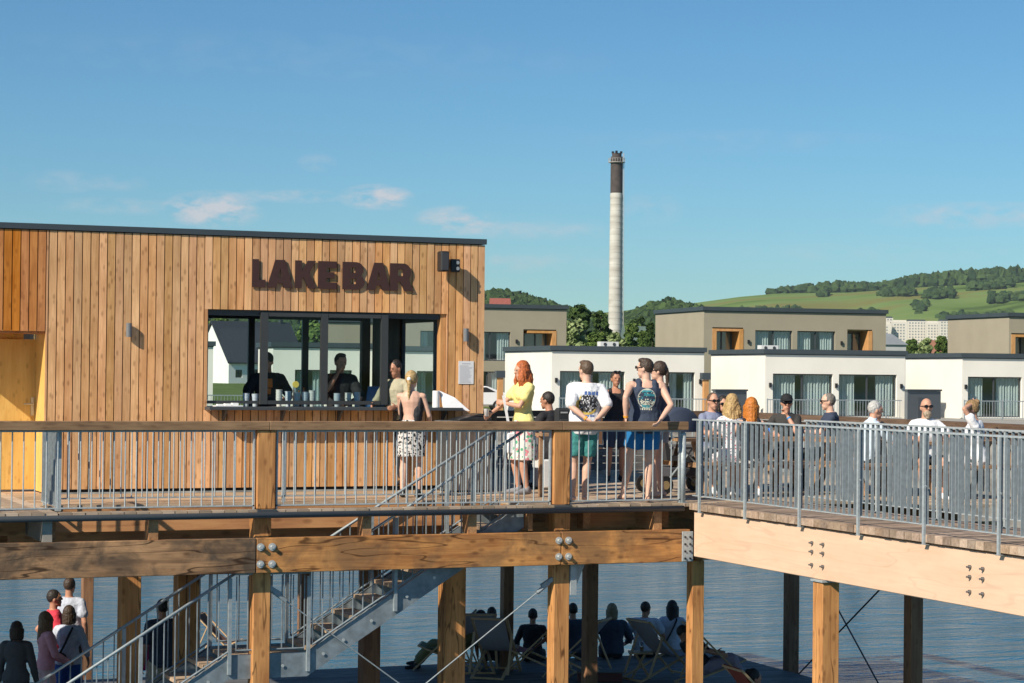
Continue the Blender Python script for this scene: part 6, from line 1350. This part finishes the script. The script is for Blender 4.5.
# ---- deckchairs
def deckchair(lab, p, rz, canvas):
    t = thing('deckchair', lab, 'deckchair', p, rz, 'folding deckchairs on the lower deck', w=False); W = .29
    q = MB()
    for s in (-W, W): q.bar((s, .50, .02), (s, -.48, .98), .025, .045, (1, 0, 0))
    q.bar((-W, -.48, .97), (W, -.48, .97), .03, .03); q.bar((-W, .46, .06), (W, .46, .06), .025, .025); q.build('back_frame', W_CHAIR, t)
    q = MB()
    for s in (-W+.035, W-.035): q.bar((s, -.62, .02), (s, .42, .42), .025, .045, (1, 0, 0))
    q.bar((-W+.03, .42, .42), (W-.03, .42, .42), .03, .03); q.bar((-W+.03, -.60, .03), (W-.03, -.60, .03), .03, .03); q.build('seat_frame', W_CHAIR, t)
    q = MB()
    for s in (-W-.03, W+.03): q.bar((s, -.22, .72), (s, -.50, .08), .022, .04, (1, 0, 0))
    q.each('prop_rail', W_CHAIR, t)
    q = MB(); n = 12; vs = []
    for i in range(n+1):
        u = i/n; y = -.49+.90*u; z = 1.0-.57*u-.30*math.sin(math.pi*u)**1.0*(.55+.45*u)
        for x in (-.25, -.08, .08, .25): vs.append((x, y, z)); 
    m_ = len(vs); vs += [(a, b_, c_-.008) for a, b_, c_ in vs]; fs = []
    for i in range(n):
        for j in range(3): a = i*4+j; fs.append((a, a+4, a+5, a+1)); fs.append((a+m_, a+1+m_, a+5+m_, a+4+m_))
    q.add(vs, fs).build('canvas', canvas, t, smooth=True); return t
CC1 = cloth('canvas_pale', (.36, .34, .38)); CC2 = cloth('canvas_red', (.30, .07, .05)); CC3 = cloth('canvas_brown', (.14, .06, .035))
def cpos(px, d): return low(px, d)
deckchair('pale deckchair with a dark red top edge, right of the two behind the thick post', cpos(497, 35.4), -TH+R(-14), CC1)
deckchair('pale deckchair standing left of the other one, partly behind the thick post', cpos(474, 36.0), -TH+R(10), CC1)
deckchair('reclined deckchair facing left by the person in black at the deck edge', cpos(538, 35.6), -TH+R(75), CC2)
deckchair('pale deckchair half hidden by the right front post', cpos(578, 35.2), -TH+R(70), CC1)
deckchair('pale deckchair behind the man in the white t-shirt, seen from its side', cpos(661, 35.2), -TH+R(-55), CC1)
deckchair('deckchair half hidden behind the corner post, under the person with raised knees', cpos(716, 34.6), -TH+R(-80), CC1)
deckchair('dark red deckchair at the bottom right with white marks on its canvas', cpos(764, 29.6), -TH+R(-70), CC2)
deckchair('brown folding chair at the far edge, seen between the stair rails at the left', cpos(222, 37.0), -TH+R(-100), CC3).scale = (.78, .78, .78)
deckchair('olive-draped deckchair poking out left of the thick post', cpos(446, 36.0), -TH+R(85), COL_)
# reclining figures
p = low(722, 34.6); person('person in pale trousers lying in a deckchair with knees raised, beside the corner post', V((p.x-.28, p.y, DZ)), 86, 1.72, 'f', SKT, sit=.22, lean=-42, head=(0, -20), lf=(-.10, .62, .085), rf=(.10, .60, .085), lk=(0, .3, 1.5), rk=(0, .3, 1.5), lh=(-.2, .32, .5), rh=(.2, .32, .5), wear=[('tshirt', CB), ('trousers', cloth('mauve', (.30, .24, .30)), {'inf': .03}), ('shoes', CB)], hair=('short', HD))
p = low(450, 36.0); person('person in olive lying in a deckchair behind the thick post, feet to the left', V((p.x+.15, p.y, DZ)), -84, 1.72, 'm', SKT, sit=.24, lean=-40, head=(0, -15), lf=(-.10, .70, .085), rf=(.10, .72, .12), lk=(0, .3, 1.5), rk=(0, .3, 1.5), wear=[('shirt', COL_), ('trousers', COL_, {'inf': .03}), ('shoes', CB)], hair=('short', HD))
p = low(490, 35.6); person('dark-haired person sitting low beyond the pair of deckchairs', low(492, 36.3), 0, 1.7, 'm', SKT, sit=.12, lean=5, lf=(-.12, .5, .085), rf=(.12, .5, .085), lk=(0, .3, 1.5), rk=(0, .3, 1.5), wear=[('tshirt', CB), ('trousers', CB), ('shoes', CB)], hair=('short', HD), faceparts=False)
p = low(779, 29.6); person('dark-haired person sunk in the dark red deckchair at the bottom right', V((p.x-.05, p.y, DZ)), 70, 1.72, 'm', SKT, sit=.16, lean=-34, head=(10, -10), lf=(-.10, .66, .085), rf=(.10, .66, .085), lk=(0, .3, 1.5), rk=(0, .3, 1.5), wear=[('tshirt', CR), ('shorts', CGY), ('shoes', CB)], hair=('bun', HD))
# little table with a beer, low box
p = low(641, 35.3); t = thing('side_table', 'small wooden side table behind the man in the white t-shirt', 'table', p, -TH, w=False); MB().box(-.2, .2, -.15, .15, .40, .425).build('table_top', W_CHAIR, t)
for s in (-.15, .15): MB().bar((s, -.13, .0), (-s*.6, .1, .398), .03, .03).build('leg', W_CHAIR, t)
g = thing('beer_glass', 'half-full glass of beer on the small side table', 'glass', p+V((.02, 0, .426)), w=False); MB().lathe([(.03, 0), (.036, .15), (.034, .15), (.028, .01)], n=14).build('glass', PLA, g, smooth=True); MB().lathe([(.027, .012), (.031, .09)], n=12).build('beer', plain('beer', (.45, .18, .02), .2), g)
p = low(604, 34.9); t = thing('wooden_box', 'low dark red wooden box on the deck behind the blond person', 'box', p, -TH, w=False); MB().box(-.42, .3, -.2, .2, .0, .15).build('crate', plain('box_red', (.12, .035, .03), .7), t, bevel=.01); MB().box(-.43, .31, -.21, .21, .151, .17).build('lid', W_DOCK, t)
p = low(12, 26.2); t = thing('jacket_pile', 'dark denim jackets heaped on a bench at the bottom left corner', 'jackets', p+V((0, 0, .45)), w=False)
for i, (dx, dz, m_) in enumerate(((-.15, .0, CN), (.05, .08, cloth('denim', (.05, .08, .14))), (.12, -.02, CP), (.2, -.06, CBT))): b = MB(); b.ball((dx, 0, .7*0+.35+dz), (.28, .05, .06), (-.03, .16, 0), (0, .01, .07), 14, 8); remesh_build(b, 'jacket', m_, t, .012, 1, .05, 4)
t = thing('bench', 'timber bench under the jackets at the bottom left corner', 'bench', p, w=False); MB().box(-.8, .5, -.2, .25, .66, .70).build('seat', W_FURN, t)
for x in (-.7, .4): MB().box(x-.03, x+.03, -.15, .2, .0, .658).build('leg', W_FURN, t)
# ---- tidy helper property
for o in bpy.data.objects:
    if '_w' in o.keys(): del o['_w']
